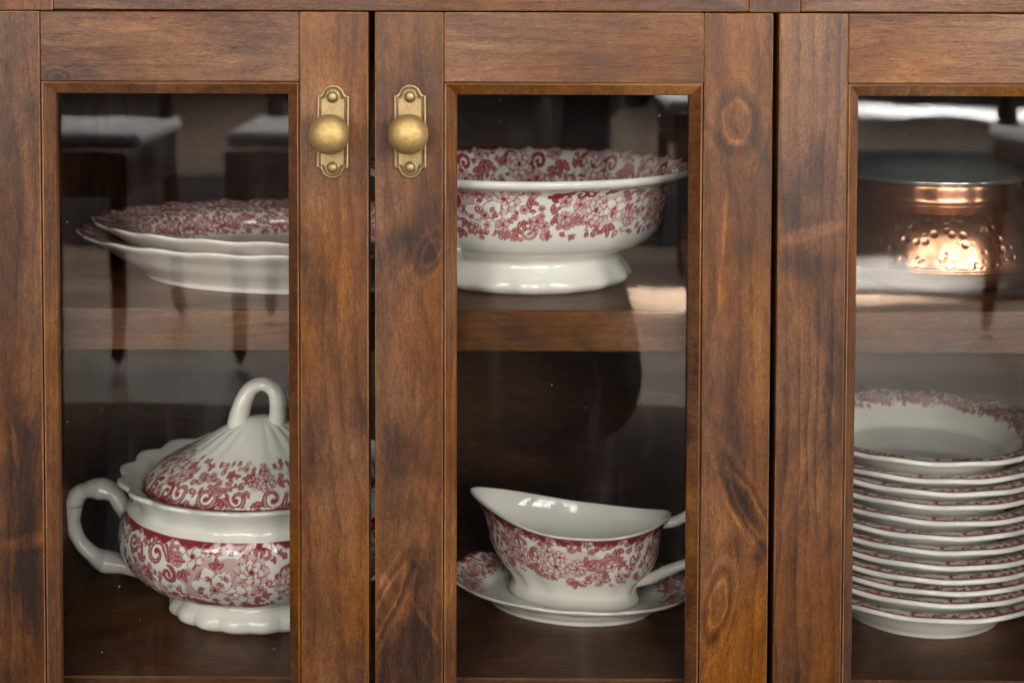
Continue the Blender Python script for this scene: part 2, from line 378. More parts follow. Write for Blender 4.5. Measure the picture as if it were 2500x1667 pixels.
def make_plate():
    layers = [(0.0, 0.0), (0.0, -0.0012), (0.0005, -0.0019), (0.0013, -0.0022), (0.0020, -0.0018), (0.0025, -0.0010), (0.0031, -0.0010), (0.0034, -0.0022), (0.0038, -0.0027), (0.0046, -0.0027)]
    vs, fs, mi = [], [], []
    n = len(plate_outline(0))
    for d, y in layers:
        for x, z in plate_outline(d): vs.append((x, y, z))
    for k in range(len(layers) - 1):
        for j in range(n):
            fs.append((k*n + j, k*n + (j + 1) % n, (k + 1)*n + (j + 1) % n, (k + 1)*n + j)); mi.append(1 if k in (4, 5, 6) else 0)
    c = len(vs); vs.append((0, -0.0027, 0)); k = len(layers) - 1
    for j in range(n): fs.append((k*n + j, k*n + (j + 1) % n, c)); mi.append(0)
    me = bpy.data.meshes.new('knob_plate'); me.from_pydata(vs, [], fs)
    me.polygons.foreach_set('material_index', mi)
    bm = bmesh.new(); bm.from_mesh(me); bmesh.ops.recalc_face_normals(bm, faces=bm.faces); bm.to_mesh(me); bm.free()
    return me
def catmull(P, per):
    """P: list of tuples; per: samples per span (int or list). Returns fine array and the index of each control point."""
    P = np.array(P, float); n = len(P); out = []; idx = []
    for i in range(n - 1):
        p0 = P[max(i - 1, 0)]; p1 = P[i]; p2 = P[i + 1]; p3 = P[min(i + 2, n - 1)]
        k = per[i] if hasattr(per, '__len__') else per
        idx.append(len(out))
        # chord-length tangents keep tight corners from overshooting
        d1 = np.linalg.norm(p2[:2] - p1[:2]) + 1e-9
        m1 = (p2 - p0)/(np.linalg.norm(p2[:2] - p1[:2]) + np.linalg.norm(p1[:2] - p0[:2]) + 1e-9)*d1
        m2 = (p3 - p1)/(np.linalg.norm(p3[:2] - p2[:2]) + np.linalg.norm(p2[:2] - p1[:2]) + 1e-9)*d1
        for j in range(k):
            t = j/k; h = (2*t**3 - 3*t**2 + 1, t**3 - 2*t**2 + t, -2*t**3 + 3*t**2, t**3 - t**2)
            out.append(h[0]*p1 + h[1]*m1 + h[2]*p2 + h[3]*m2)
    idx.append(len(out)); out.append(P[-1])
    return np.array(out), idx
def grid_mesh(name, V, closed=True, ink=None):
    """V: (rows, cols, 3). Quads between the rows, columns wrap round."""
    r, c, _ = V.shape
    me = bpy.data.meshes.new(name)
    me.vertices.add(r*c); me.vertices.foreach_set('co', V.reshape(-1).astype(np.float32))
    cc = c if closed else c - 1
    i, j = np.meshgrid(np.arange(r - 1), np.arange(cc), indexing='ij')
    q = np.stack([i*c + j, i*c + (j + 1) % c, (i + 1)*c + (j + 1) % c, (i + 1)*c + j], -1).reshape(-1)
    nf = (r - 1)*cc
    me.loops.add(nf*4); me.loops.foreach_set('vertex_index', q.astype(np.int32))
    me.polygons.add(nf); me.polygons.foreach_set('loop_start', np.arange(0, nf*4, 4, dtype=np.int32))
    me.polygons.foreach_set('use_smooth', np.ones(nf, dtype=bool))
    me.update(calc_edges=True); me.validate()
    if ink is not None:
        a = me.attributes.new('ink', 'FLOAT', 'POINT'); a.data.foreach_set('value', ink.reshape(-1).astype(np.float32))
    return me
def lathe_y(name, prof, n=48):
    """Surface of revolution round the Y axis; prof: (radius, y)."""
    P, _ = catmull(prof, 5); th = np.linspace(0, 2*math.pi, n, endpoint=False)
    V = np.stack([P[:, :1]*np.cos(th), np.repeat(P[:, 1:2], n, 1), P[:, :1]*np.sin(th)], -1)
    return grid_mesh(name, V)
ME_PLATE = make_plate()
for m in (BRASS_P, PATINA): ME_PLATE.materials.append(m)
ME_KNOB = lathe_y('knob', [(0.0095, -0.0020), (0.0090, -0.0045), (0.0062, -0.0065), (0.0055, -0.0105), (0.0075, -0.0135), (0.0125, -0.0158), (0.0148, -0.0195),
                          (0.0149, -0.0222), (0.0138, -0.0262), (0.0108, -0.0298), (0.0062, -0.0322), (0.0020, -0.0330), (0.0001, -0.0331)], 56)
ME_KNOB.materials.append(BRASS)
ME_SCREW = lathe_y('screw', [(0.0052, -0.0026), (0.0050, -0.0030), (0.0043, -0.0031), (0.0043, -0.0040), (0.0036, -0.0058), (0.0020, -0.0069), (0.0001, -0.0072)], 28)
ME_SCREW.materials.append(BRASS_P)
for di, kx in ((0, -0.14095), (1, -0.0827)):
    d = doors[di]; p = WLOC[d.name]; kz = zz(0.1152)
    if di == 1: kz += 0.0004
    link('knob_plate', ME_PLATE, d, (), Vector((kx, 0.0, kz)) - p).rotation_euler[1] = R((0.9, -0.3)[di])
    link('knob', ME_KNOB, d, (), Vector((kx, 0.0, kz)) - p).rotation_euler[1] = R((20, 130)[di])
    for s in (1, -1): link('screw', ME_SCREW, d, (), Vector((kx, 0.0, kz + s*0.0266)) - p)

# ------------------------------------------------------------------ red transfer print (engraved flowers), drawn in millimetres
def sst(x, a, b):
    t = np.clip((x - a)/(b - a), 0, 1); return t*t*(3 - 2*t)
class Print:
    """Ink density 0..1 on a strip W x H mm that repeats in x."""
    def __init__(s, W, H, res=3.0):
        s.W, s.H, s.r = W, H, res; s.nx, s.ny = int(round(W*res)), int(round(H*res)); s.rx = s.nx/W
        s.a = np.zeros((s.ny, s.nx))
    def win(s, cx, cy, rad):
        ix = np.arange(int((cx - rad)*s.rx), int((cx + rad)*s.rx) + 1)
        iy = np.arange(max(0, int((cy - rad)*s.r)), min(s.ny, int((cy + rad)*s.r) + 1))
        if len(ix) > s.nx: ix = ix[:s.nx]
        return iy, ix % s.nx, ((ix + 0.5)/s.rx - cx)[None, :], ((iy + 0.5)/s.r - cy)[:, None]
    def put(s, iy, ix, cov, val):
        if len(iy) == 0: return
        g = np.ix_(iy, ix); s.a[g] = s.a[g]*(1 - cov) + val*cov
    def tint(s, cx, cy, rx, ry, v=0.26):
        iy, ix, X, Y = s.win(cx, cy, max(rx, ry)*1.2)
        d = np.sqrt((X/rx)**2 + (Y/ry)**2) + 0.10*np.sin(7*np.arctan2(Y/ry, X/rx))
        s.put(iy, ix, sst(-d, -1.0, -0.9), np.maximum(v, s.a[np.ix_(iy, ix)]))
    def petal(s, cx, cy, ang, L, w, fill=0.10, line=0.82, lw=0.42, shade=0.45, rib=0.0, saw=0.0):
        ca, sa = math.cos(ang), math.sin(ang); mx, my = cx + ca*L/2, cy + sa*L/2
        iy, ix, X, Y = s.win(mx, my, L/2 + w + 0.8)
        t = ((X*ca + Y*sa)/L + 0.5); n = -X*sa + Y*ca; tt = np.clip(t, 0, 1)
        prof = w*np.sqrt(np.clip(np.sin(math.pi*tt**0.8), 0, 1))
        if saw: prof = prof*(1 - saw*np.abs(np.sin(tt*11)))
        d = np.abs(n) - prof + np.where((t < 0) | (t > 1), 1.0, 0)
        cov = sst(-d, -0.22, 0.12)
        val = fill + shade*(1 - tt)**2*(0.55 + 0.45*np.cos(n*9.0))
        if rib: val = np.where((np.abs(n) < 0.26) & (tt < 0.85), rib, val)
        val = np.where(d > -lw, line, val)
        s.put(iy, ix, cov, np.clip(val, 0, 1))
    def disc(s, cx, cy, r, v=0.95, line=None):
        iy, ix, X, Y = s.win(cx, cy, r + 1); d = np.sqrt(X*X + Y*Y) - r
        s.put(iy, ix, sst(-d, -0.2, 0.2), v if line is None else np.where(d > -0.4, line, v))
    def path(s, P, W, fill=0.45, line=0.9, lw=0.42, core=None):
        P = np.array(P, float); W = np.broadcast_to(np.asarray(W, float), (len(P),))
        c = (P.min(0) + P.max(0))/2; rad = np.abs(P - c).max() + W.max() + 1
        iy, ix, X, Y = s.win(c[0], c[1], rad)
        if len(iy) == 0: return
        best = np.full((len(iy), len(ix)), 9.0)
        for (a, b, wa, wb) in zip(P[:-1] - c, P[1:] - c, W[:-1], W[1:]):
            e = b - a; L2 = e @ e + 1e-9
            t = np.clip(((X - a[0])*e[0] + (Y - a[1])*e[1])/L2, 0, 1)
            best = np.minimum(best, np.hypot(X - a[0] - t*e[0], Y - a[1] - t*e[1]) - (wa + (wb - wa)*t))
        val = np.where(best > -lw, line, fill)
        if core is not None: val = np.where(best < -W.max()*0.55, core, val)
        s.put(iy, ix, sst(-best, -0.2, 0.15), val)
    def peony(s, cx, cy, r, rot=0.0, fill=0.10):
        for k in range(9):
            a = rot + k*2*math.pi/9; s.petal(cx + 0.35*r*math.cos(a), cy + 0.35*r*math.sin(a), a, 0.66*r, 0.30*r, fill + 0.1, shade=0.55)
        for k in range(7):
            a = rot + 0.4 + k*2*math.pi/7; s.petal(cx + 0.14*r*math.cos(a), cy + 0.14*r*math.sin(a), a, 0.56*r, 0.27*r, fill, shade=0.5)
        for k in range(5):
            a = rot + 0.1 + k*2*math.pi/5; s.petal(cx, cy, a, 0.42*r, 0.20*r, fill, shade=0.6)
        s.disc(cx, cy, 0.13*r, 0.95)
    def bloom(s, cx, cy, r, rot=0.0, n=6):
        for k in list(range(0, n, 2)) + list(range(1, n, 2)):
            a = rot + k*2*math.pi/n; s.petal(cx + 0.08*r*math.cos(a), cy + 0.08*r*math.sin(a), a, 0.95*r, 0.42*r, 0.02, shade=0.34)
        s.disc(cx, cy, 0.20*r, 0.25, 0.95); s.disc(cx, cy, 0.10*r, 0.95)
    def daisy(s, cx, cy, r, rot=0.0, fill=0.22):
        for k in range(5):
            a = rot + k*2*math.pi/5; s.petal(cx, cy, a, r, 0.42*r, fill, shade=0.3)
        s.disc(cx, cy, 0.2*r, 0.95)
    def leaf(s, cx, cy, ang, L, w, fill=0.62):
        s.petal(cx, cy, ang, L, w, fill, line=1.0, shade=0.0, rib=0.25, saw=0.22)
    def trio(s, cx, cy, ang, L, fill=0.62):
        for da in (-0.9, 0.0, 0.9): s.leaf(cx, cy, ang + da, L*(1.0 if da == 0 else 0.82), L*0.24, fill)
    def scroll(s, cx, cy, r, a0, turns=1.25, sgn=1, w=1.3, fill=0.42, core=None, tail=0.0):
        n = 34; P, W = [], []
        if tail:
            tx, ty = -math.sin(a0)*-sgn, math.cos(a0)*-sgn
            for k in range(6):
                t = 1 - k/6; P.append((cx + r*math.cos(a0) + tx*tail*t, cy + r*math.sin(a0) + ty*tail*t*(1 - 0.5*t))); W.append(w*(0.35 + 0.6*(1 - t)))
        for k in range(n):
            t = k/(n - 1); rr = r*(1 - 0.80*t); a = a0 + sgn*t*turns*2*math.pi
            P.append((cx + rr*math.cos(a), cy + rr*math.sin(a))); W.append(w*(1 - 0.45*t))
        s.path(P, W, fill, 0.92, core=core)
        s.disc(P[-1][0], P[-1][1], w*0.95, fill, 0.92)
    def acanthus(s, x0, y0, x1, y1, bend, lobes=6, w=3.2, fill=0.38):
        P = []
        for k in range(lobes*3 + 1):
            t = k/(lobes*3); nx, ny = -(y1 - y0), (x1 - x0); b = bend*math.sin(math.pi*t)
            P.append((x0 + (x1 - x0)*t + nx*b, y0 + (y1 - y0)*t + ny*b))
        for k in range(1, lobes + 1):
            i = k*3 - 1; a = math.atan2(P[i][1] - P[i - 1][1], P[i][0] - P[i - 1][0]); q = w*(1.2 - 0.7*k/lobes)
            for sg in (-1, 1): s.petal(P[i][0], P[i][1], a + sg*0.85, q, q*0.36, fill, shade=0.35)
        s.path(P, np.linspace(1.0, 0.35, len(P))*w*0.30, fill + 0.1, 0.92)
    def sprig(s, cx, cy, ang, L, v=0.75, n=5):
        for k in range(n):
            t = (k + 1)/n; sg = 1 if k % 2 else -1
            s.disc(cx + math.cos(ang)*L*t - math.sin(ang)*sg*1.2, cy + math.sin(ang)*L*t + math.cos(ang)*sg*1.2, 0.75, 0.35, v)
        s.path([(cx, cy), (cx + math.cos(ang)*L, cy + math.sin(ang)*L)], 0.22, v, v)
    def border(s, depth, seed=0, step=17.0, wave=0.35, plain=False, tone=0.97):
        """Solid red edge whose lower side is cut into lace."""
        rnd = random.Random(seed)
        x = (np.arange(s.nx) + 0.5)/s.rx; n = max(1, round(s.W/step)); ph = 2*math.pi*x/s.W
        lo = depth*(0.75 + wave*np.sin(n*ph + 0.4) + 0.22*np.sin(2*n*ph + 2.0) + 0.1*np.sin(5*n*ph))
        y = ((np.arange(s.ny) + 0.5)/s.r)[:, None]
        cov = sst(-(y - lo[None, :]), -0.2, 0.2); s.a = s.a*(1 - cov) + tone*cov
        for k in range(int(s.W/2.1)):
            xx = k*2.1 + rnd.uniform(-.3, .3); yy = float(np.interp(xx, x, lo)); s.disc(xx, yy, rnd.uniform(0.55, 0.95), 0.16, 0.80)
        for k in range(0 if plain else n):
            xx = (k + rnd.uniform(.1, .4))*s.W/n; q = rnd.choice((-1, 1))
            s.scroll(xx, depth*0.85, depth*0.55, rnd.uniform(0, 6), 1.1, q, 0.75, 0.16)
            s.daisy(xx + s.W/n*0.45, depth*0.55, depth*0.42, rnd.uniform(0, 6), 0.16)
    def bouquet(s, cx, cy, k, seed):
        rnd = random.Random(seed)
        s.tint(cx, cy, 15*k, 10*k, 0.24)
        for q in range(5):
            a = rnd.uniform(0, 6.28); s.trio(cx + 11*k*math.cos(a), cy + 8*k*math.sin(a), a, 6*k)
        s.bloom(cx - 7*k, cy + 3.5*k, 8.5*k, rnd.uniform(0, 6)); s.daisy(cx + 1*k, cy + 8*k, 4.5*k, rnd.uniform(0, 6)); s.daisy(cx + 12*k, cy + 5*k, 4*k)
        s.peony(cx + 4*k, cy - 2*k, 8*k, rnd.uniform(0, 6)); s.daisy(cx - 4*k, cy - 7*k, 4.2*k, 1.0)
        for q in range(3): s.sprig(cx + rnd.uniform(-14, 14)*k, cy + rnd.uniform(2, 9)*k, rnd.uniform(0, 3.1), 6*k)
    def fill_band(s, seed, k=1.0, y=None):
        """Bouquets and scrollwork all round the strip."""
        rnd = random.Random(seed); n = max(1, round(s.W/(46*k))); y = s.H*0.5 if y is None else y
        for q in range(n):
            x = (q + 0.5)*s.W/n; xm = q*s.W/n
            s.acanthus(xm - 9*k, y + 8*k, xm + 11*k, y + 6*k, -0.25, 6, 4.2*k)
            s.scroll(xm - 3*k, y - 3*k, 6*k, rnd.uniform(0, 6), 1.3, rnd.choice((-1, 1)), 1.35*k, 0.5, tail=8*k)
            s.scroll(xm + 8*k, y - 1*k, 4*k, rnd.uniform(0, 6), 1.2, rnd.choice((-1, 1)), 1.0*k, 0.3)
            s.trio(xm + 2*k, y + 3*k, rnd.uniform(0, 6), 5*k); s.daisy(xm - 10*k, y + 1*k, 3.6*k, 0.3)
            s.bouquet(x, y, k*0.95, seed*31 + q)
    def gaps(s, y0, y1, n, seed, q=0.12):
        """Small leaves, buds and sprigs where the strip is still bare."""
        rnd = random.Random(seed)
        for _ in range(int(n*s.W/400)*4):
            x, y = rnd.uniform(0, s.W), rnd.uniform(y0, y1); iy, ix, X, Y = s.win(x, y, 3.2)
            if len(iy) and s.a[np.ix_(iy, ix)].mean() < q:
                k = rnd.random(); a = rnd.uniform(0, 6.28)
                if k < 0.45: s.trio(x, y, a, rnd.uniform(3.5, 5.5), rnd.choice((0.62, 0.35, 0.35)))
                elif k < 0.7: s.daisy(x, y, rnd.uniform(2.4, 3.6), a)
                elif k < 0.85: s.scroll(x, y, rnd.uniform(2.5, 4), a, 1.1, 1, 0.8, 0.35)
                else: s.sprig(x, y, a, 5)
    def sample(s, u, v):
        """u, v in mm; outside 0..H there is no ink."""
        x = (u*s.rx - 0.5) % s.nx; y = v*s.r - 0.5
        x0 = np.floor(x).astype(int); fx = x - x0; x1 = (x0 + 1) % s.nx; x0 = x0 % s.nx
        ok = (y > -0.5) & (y < s.ny - 0.5); y = np.clip(y, 0, s.ny - 1.001); y0 = np.floor(y).astype(int); fy = y - y0
        a = s.a
        r = (a[y0, x0]*(1 - fx) + a[y0, x1]*fx)*(1 - fy) + (a[y0 + 1, x0]*(1 - fx) + a[y0 + 1, x1]*fx)*fy
        return r*ok

def ceramic(name, tone=1.0):
    N = Nodes(name)
    at = N.new('ShaderNodeAttribute', attribute_name='ink')
    tc = N.new('ShaderNodeTexCoord').outputs['Object']
    st = N.noise(tc, 1500, 2, 0.6)                     # stipple of the engraving
    ink = N.mad(N.sub(st, 0.5), 0.16, at.outputs['Fac']); ink = N.mul(ink, N.smooth(at.outputs['Fac'], 0.0, 0.1))
    W_ = tuple(c*tone for c in (0.82, 0.80, 0.725))
    c = N.ramp(N.math('ADD', ink, 0.0, clamp=True), [(0.0, W_), (0.12, tuple(x*0.93 for x in W_)), (0.30, (0.57, 0.355, 0.33)), (0.55, (0.43, 0.15, 0.145)), (0.82, (0.31, 0.052, 0.053)), (1.0, (0.225, 0.030, 0.034))])
    N.l.new(c, N.b.inputs['Base Color'])
    N.put(N.b.inputs['Roughness'], N.smooth(N.noise(tc, 30, 3), 0.3, 0.7, 0.03, 0.075))
    N.b.inputs['Specular IOR Level'].default_value = 0.65
    N.l.new(N.bump(N.noise(tc, 55, 2, 0.5), 0.05, 0.004), N.b.inputs['Normal'])
    return N.m
CERAMIC = ceramic('transferware_glaze')

def thetas(n, front=-math.pi/2, span=2.0, share=0.72):
    """Angles round a pot, packed closer on the side that faces the room."""
    k = int(n*share); a = np.linspace(front - span, front + span, k, endpoint=False)
    b = np.linspace(front + span, front - span + 2*math.pi, n - k, endpoint=False)
    return np.concatenate([a, b])
def scallop(th, n, sharp=0.0, ph=0.0):
    w = np.cos(n*th + ph); return w if not sharp else np.abs(np.cos(n*th/2 + ph/2))**sharp*2 - 1

def pot(name, cps, per, th, ratio=1.0, bands=(), lobes=0, lobe_ph=0.0, lobe_sharp=0.0, shape=None, parent=None, mat=CERAMIC, loc=None, rot=0.0):
    """cps rows: (r, z, radial scallop, vertical scallop). bands: (cp_a, cp_b, print, ref_radius_mm, u0, flip)."""
    P, idx = catmull(cps, per)
    r, z, sr, sz = (P[:, k:k + 1] for k in range(4))
    sc = scallop(th, lobes, lobe_sharp, lobe_ph)[None, :] if lobes else np.zeros((1, len(th)))
    rr = np.maximum(r + sr*sc, 1e-4); Z = z + sz*sc
    rt = ratio(z) if callable(ratio) else ratio
    X = rr*np.cos(th); Y = rr*rt*np.sin(th)
    if shape: X, Y, Z = shape(X, Y, Z, r, z, th)
    V = np.stack([X, Y, Z + 0*X], -1)
    ink = np.zeros(V.shape[:2]); arc = np.concatenate([[0], np.cumsum(np.hypot(np.diff(P[:, 0]), np.diff(P[:, 1])))])*1000
    front = -math.pi/2
    for a, b, pr, R0, u0, fl in bands:
        ia, ib = idx[a], idx[b]; v = arc[ia:ib + 1] - arc[ia]
        if fl: v = v[-1] - v
        v = v*(pr.H/max(v.max(), 1e-6))
        u = (np.mod(th - front + math.pi, 2*math.pi) - math.pi)*R0 + u0
        U, Vv = np.meshgrid(u, v); ink[ia:ib + 1] = np.maximum(ink[ia:ib + 1], pr.sample(U, Vv))
    me = grid_mesh(name, V, True, ink)
    o = link(name, me, parent, (mat,) if mat else (), loc)
    if rot: o.rotation_euler[2] = rot
    return o
def tube(name, pts, radii, parent, mat, n=20, flat=(1.0, 1.0), side=(0, 1, 0), loc=None):
    """Swept handle; flat: section scale along `side` and across it."""
    P, _ = catmull(pts, 8); k = np.linspace(0, len(pts) - 1, len(P)); W = np.interp(k, range(len(pts)), radii)
    T = np.gradient(P, axis=0); T /= np.linalg.norm(T, axis=1)[:, None]; sd = np.array(side, float)
    B = np.cross(T, sd); B /= np.linalg.norm(B, axis=1)[:, None]; S2 = np.cross(B, T)
    th = np.linspace(0, 2*math.pi, n, endpoint=False)
    V = P[:, None, :] + (S2[:, None, :]*np.cos(th)[None, :, None]*flat[0] + B[:, None, :]*np.sin(th)[None, :, None]*flat[1])*W[:, None, None]
    V[0] = P[0]; V[-1] = P[-1]
    me = grid_mesh(name, V, True, np.zeros(V.shape[:2]))
    return link(name, me, parent, (mat,), loc)

# ------------------------------------------------------------------ footed bowl, middle door, upper shelf
Z_SHELF, Z_FLOOR = zz(H_SHELF), zz(H_FLOOR)
pr = Print(2*math.pi*118, 46)
pr.tint(-40, 14, 22, 17, 0.25); pr.tint(62, 22, 24, 14, 0.22)
pr.acanthus(-8, 44, -48, 40, 0.10, 7, 5.5, 0.32); pr.acanthus(22, 34, 60, 40, -0.22, 8, 6.5, 0.34); pr.scroll(-2, 38, 6, 0.2, 1.2, 1, 1.4, 0.32)
pr.acanthus(14, 9, 32, 2, 0.15, 6, 6, 0.8); pr.acanthus(58, 7, 82, 1, -0.2, 7, 6, 0.75); pr.scroll(37, 7, 5.5, 4.5, 0.9, 1, 1.5, 0.8); pr.scroll(46, 6, 5, 4.2, 0.9, -1, 1.4, 0.8)
pr.scroll(-62, 12, 8, 2.0, 1.2, -1, 2.0, 0.8, tail=10); pr.scroll(-8, 4, 5, 3.3, 1.1, 1, 1.3, 0.4); pr.scroll(2, 3, 4, 0, 1.2, 1, 1.1, 0.4)
for x, y, a, L in ((-38, 10, -1.6, 8), (-2, 12, 0.4, 9), (-7, 29, 1.2, 8), (-10, 35, 1.9, 7), (2, 30, 3.0, 6), (16, 21, -0.4, 8), (17, 27, 0.6, 7), (66, 34, 1.4, 11), (82, 24, -0.8, 8), (77, 13, -0.7, 9), (-52, 30, 2.4, 8), (-58, 37, 2.0, 9), (-50, 20, 2.6, 6), (12, 40, 0.2, 6)):
    pr.trio(x, y, a, L)
pr.daisy(-50, 6, 6.5, .3); pr.daisy(2, 4.5, 6, .2); pr.peony(-20, 11, 13, .2); pr.bloom(-36, 25, 16, .35); pr.daisy(-22, 32, 6, 1); pr.daisy(-5, 19.5, 4.2)
for x, y, q in ((26, 13, 6), (38, 16, 6), (27, 26, 6), (5, 29, 5.5), (11, 33, 5), (3, 36, 4.5), (91, 9, 5), (-46, 35, 5), (-66, 33, 6)): pr.daisy(x, y, q, x)
pr.peony(52, 21, 12.5, 1.0); pr.bloom(69, 21, 10, .8); pr.peony(86, 30, 8, 0); pr.peony(-78, 20, 12, 2)
for x, y, a in ((-27, 43, 0), (8, 43, 0.1), (14, 38, 2.8), (30, 42, 0), (45, 34, 1.2), (78, 38, .4), (33, 20, 1.0)): pr.sprig(x, y, a, 7)
for x in range(110, 660, 92): pr.bouquet(x, 20, 1.25, x); pr.acanthus(x + 30, 36, x + 62, 34, -.2, 7, 6); pr.scroll(x + 45, 14, 8, 1, 1.2, 1, 1.8, .6, tail=9)
pr.gaps(1, 43, 200, 3, .16); bowl_out = pr
pr = Print(2*math.pi*128, 50); pr.border(5.0, 3, 24)
rnd = random.Random(8)
for q in range(11):
    x = q*73.1 - 30
    pr.scroll(x - 22, 15, 9, 2.0, 1.25, 1, 2.2, 0.85, tail=10); pr.scroll(x + 24, 16, 8, 1.2, 1.2, -1, 2.0, 0.85, tail=9)
    pr.acanthus(x + 6, 38, x + 34, 30, 0.2, 7, 6, .35); pr.scroll(x + 14, 28, 6, 4, 1.2, -1, 1.5, .3)
    pr.trio(x + 2, 15, 1.5, 13); pr.trio(x + 10, 20, 1.3, 9); pr.trio(x - 12, 14, 2.4, 8); pr.trio(x + 36, 12, 1.2, 10)
    pr.peony(x - 30, 18, 13, q); pr.daisy(x + 26, 28, 8, q); pr.daisy(x + 39, 27, 7, q + 1); pr.daisy(x + 8, 10, 6, q)
    pr.sprig(x - 14, 28, 0.6, 8, .85); pr.sprig(x + 2, 32, 2.5, 8, .85)
pr.gaps(4, 44, 180, 4, .16); bowl_in = pr
b = math.cos
bowl_c = [(0.0, 0.006, 0, 0), (0.070, 0.006, 0, 0), (0.076, 0.0, 0, 0), (0.0810, 0.0, .0008, 0), (0.0868, 0.0050, .0010, 0), (0.0862, 0.0100, .0006, 0), (0.0805, 0.0185, .0003, 0),
          (0.0785, 0.0235, 0, 0), (0.0800, 0.0262, 0, 0), (0.0880, 0.0300, 0, 0), (0.1025, 0.0365, 0, 0), (0.1125, 0.0480, 0, 0), (0.1205, 0.0680, 0, 0), (0.1270, 0.0840, .0003, 0), (0.1310, 0.0885, 0, 0),
          (0.1365, 0.0915, 0, 0), (0.1415, 0.0938, 0, 0), (0.1432, 0.0972, 0, 0), (0.1415, 0.0998, 0, 0), (0.1390, 0.0990, 0, 0), (0.1300, 0.0950, 0, 0), (0.1255, 0.0870, .0004, 0),
          (0.1185, 0.0680, 0, 0), (0.1090, 0.0450, 0, 0), (0.0900, 0.0330, 0, 0), (0.0600, 0.0280, 0, 0), (0.0, 0.0270, 0, 0)]
bowl_per = [2, 3, 3, 4, 4, 5, 4, 3, 4, 6, 16, 26, 22, 8, 10, 10, 4, 4, 5, 12, 12, 26, 16, 4, 4, 3]
o = pot('footed_bowl', bowl_c, bowl_per, thetas(820), lambda z: 0.90 + 0*z, [(11, 15, bowl_out, 118, 0, True), (18, 23, bowl_in, 128, 40, False)], lobes=16, loc=(0.0085, 0.166, Z_SHELF + .0002))
tag(o, 'large footed bowl with red floral print standing on upper shelf behind the middle door', 'bowl')

# ------------------------------------------------------------------ two oval platters, left door, upper shelf
pr = Print(2*math.pi*150, 80); pr.fill_band(6, 1.0, 58); pr.fill_band(5, 1.2, 24); pr.gaps(4, 74, 500, 8, .26); pr.border(8.5, 5, 26)
plat_p = pr
plat_c = [(0.0, 0.004, 0, 0), (0.118, 0.004, 0, 0), (0.124, 0.0, 0, 0), (0.1285, 0.0, 0, 0), (0.1305, 0.0040, 0, 0), (0.1335, 0.0068, 0, 0), (0.1410, 0.0120, 0, 0), (0.1545, 0.0200, .0003, .0002), (0.1700, 0.0305, .0012, .0006), (0.1860, 0.0395, .0022, .0011),
          (0.1890, 0.0425, .0026, .0013), (0.1880, 0.0442, .0026, .0013), (0.1840, 0.0441, .0022, .0011), (0.1690, 0.0410, .0012, .0006), (0.1500, 0.0345, .0003, 0), (0.1440, 0.0285, 0, 0), (0.1400, 0.0205, 0, 0), (0.1270, 0.0125, 0, 0), (0.05, 0.0100, 0, 0), (0.0, 0.0100, 0, 0)]
plat_per = [2, 3, 3, 3, 3, 5, 6, 7, 6, 4, 4, 5, 16, 22, 9, 8, 8, 6, 2]
for k, (x, y, dz, s, rt) in enumerate(((-0.1990, 0.1760, 0.0, 1.0, R(-9)), (-0.1960, 0.1830, 0.0085, 0.965, R(-11)))):
    cp = [(a*s, z*0.88, c*s*0.6, d*s*0.6) for a, z, c, d in plat_c]
    o = pot('oval_platter', cp, plat_per, thetas(1150 if k else 700, math.pi/2 if k else -math.pi/2, 2.6), 0.66, [(11, 17, plat_p, 150, 30*k, False)], lobes=22, lobe_ph=k*1.3, loc=(x, y, Z_SHELF + .0002 + dz), rot=rt)
    tag(o, ('lower of two stacked oval platters, lying directly on the left shelf', 'upper of two stacked oval platters, red floral print showing, behind the left door')[k], 'platter', 'stacked oval platters')

# ------------------------------------------------------------------ covered tureen, left door, bottom
tc_ = (-0.2248, 0.1700, Z_FLOOR + .0002)
tur = tag(empty('soup_tureen', tc_), 'lidded red and white floral tureen with loop handles at bottom of left door', 'tureen')
pr = Print(2*math.pi*116, 62)
pr.tint(-18, 32, 34, 22, 0.27); pr.tint(-92, 36, 14, 14, .2)
pr.acanthus(-44, 15, -66, 7, -0.15, 7, 7, 0.3); pr.scroll(-72, 15, 10.5, -0.3, 1.25, -1, 2.3, 0.85, core=0.2, tail=14); pr.scroll(-60, 29, 7, 5.4, 1.2, 1, 2.0, 0.7, tail=6); pr.scroll(-84, 31, 5.5, 1.0, 1.1, 1, 1.6, 0.55)
pr.scroll(-70, 43, 5, 4.6, 1.0, -1, 1.4, 0.15); pr.scroll(20, 9, 7, 3.0, 1.2, 1, 1.8, .5); pr.scroll(-103, 13, 7, 0.5, 1.2, 1, 1.7, .6)
for x, y, a, L in ((-17, 20, -1.6, 9), (-47, 24, 1.1, 10), (-90, 24, -1.5, 9), (-84, 34, 0.5, 9), (-98, 37, 2.2, 7), (-62, 47, 1.2, 8), (-50, 50, 1.6, 8), (11, 48, 0.3, 9), (18, 44, -0.3, 8), (4, 52, 2, 7), (32, 22, .4, 8), (-35, 17, 2.6, 6), (-76, 52, 2.8, 6)):
    pr.trio(x, y, a, L)
pr.acanthus(-48, 54, -8, 54, 0.06, 9, 6, 0.5); pr.acanthus(-2, 57, 26, 54, .1, 7, 5, .45)
pr.daisy(-37, 12, 9.5, .5, .08); pr.daisy(-22, 8, 5, 0, .1); pr.peony(-96, 36, 9.5, .3); pr.bloom(-20, 38, 19, .2); pr.peony(10, 22, 14, .6); pr.bloom(4, 42, 10, 1); pr.peony(40, 34, 14, 1.5); pr.daisy(16, 37, 5)
for x, y, a in ((-30, 22, 2), (-58, 38, 2.6), (-38, 56, 0), (-15, 58, 0), (24, 50, 1), (-110, 28, 1)): pr.sprig(x, y, a, 8)
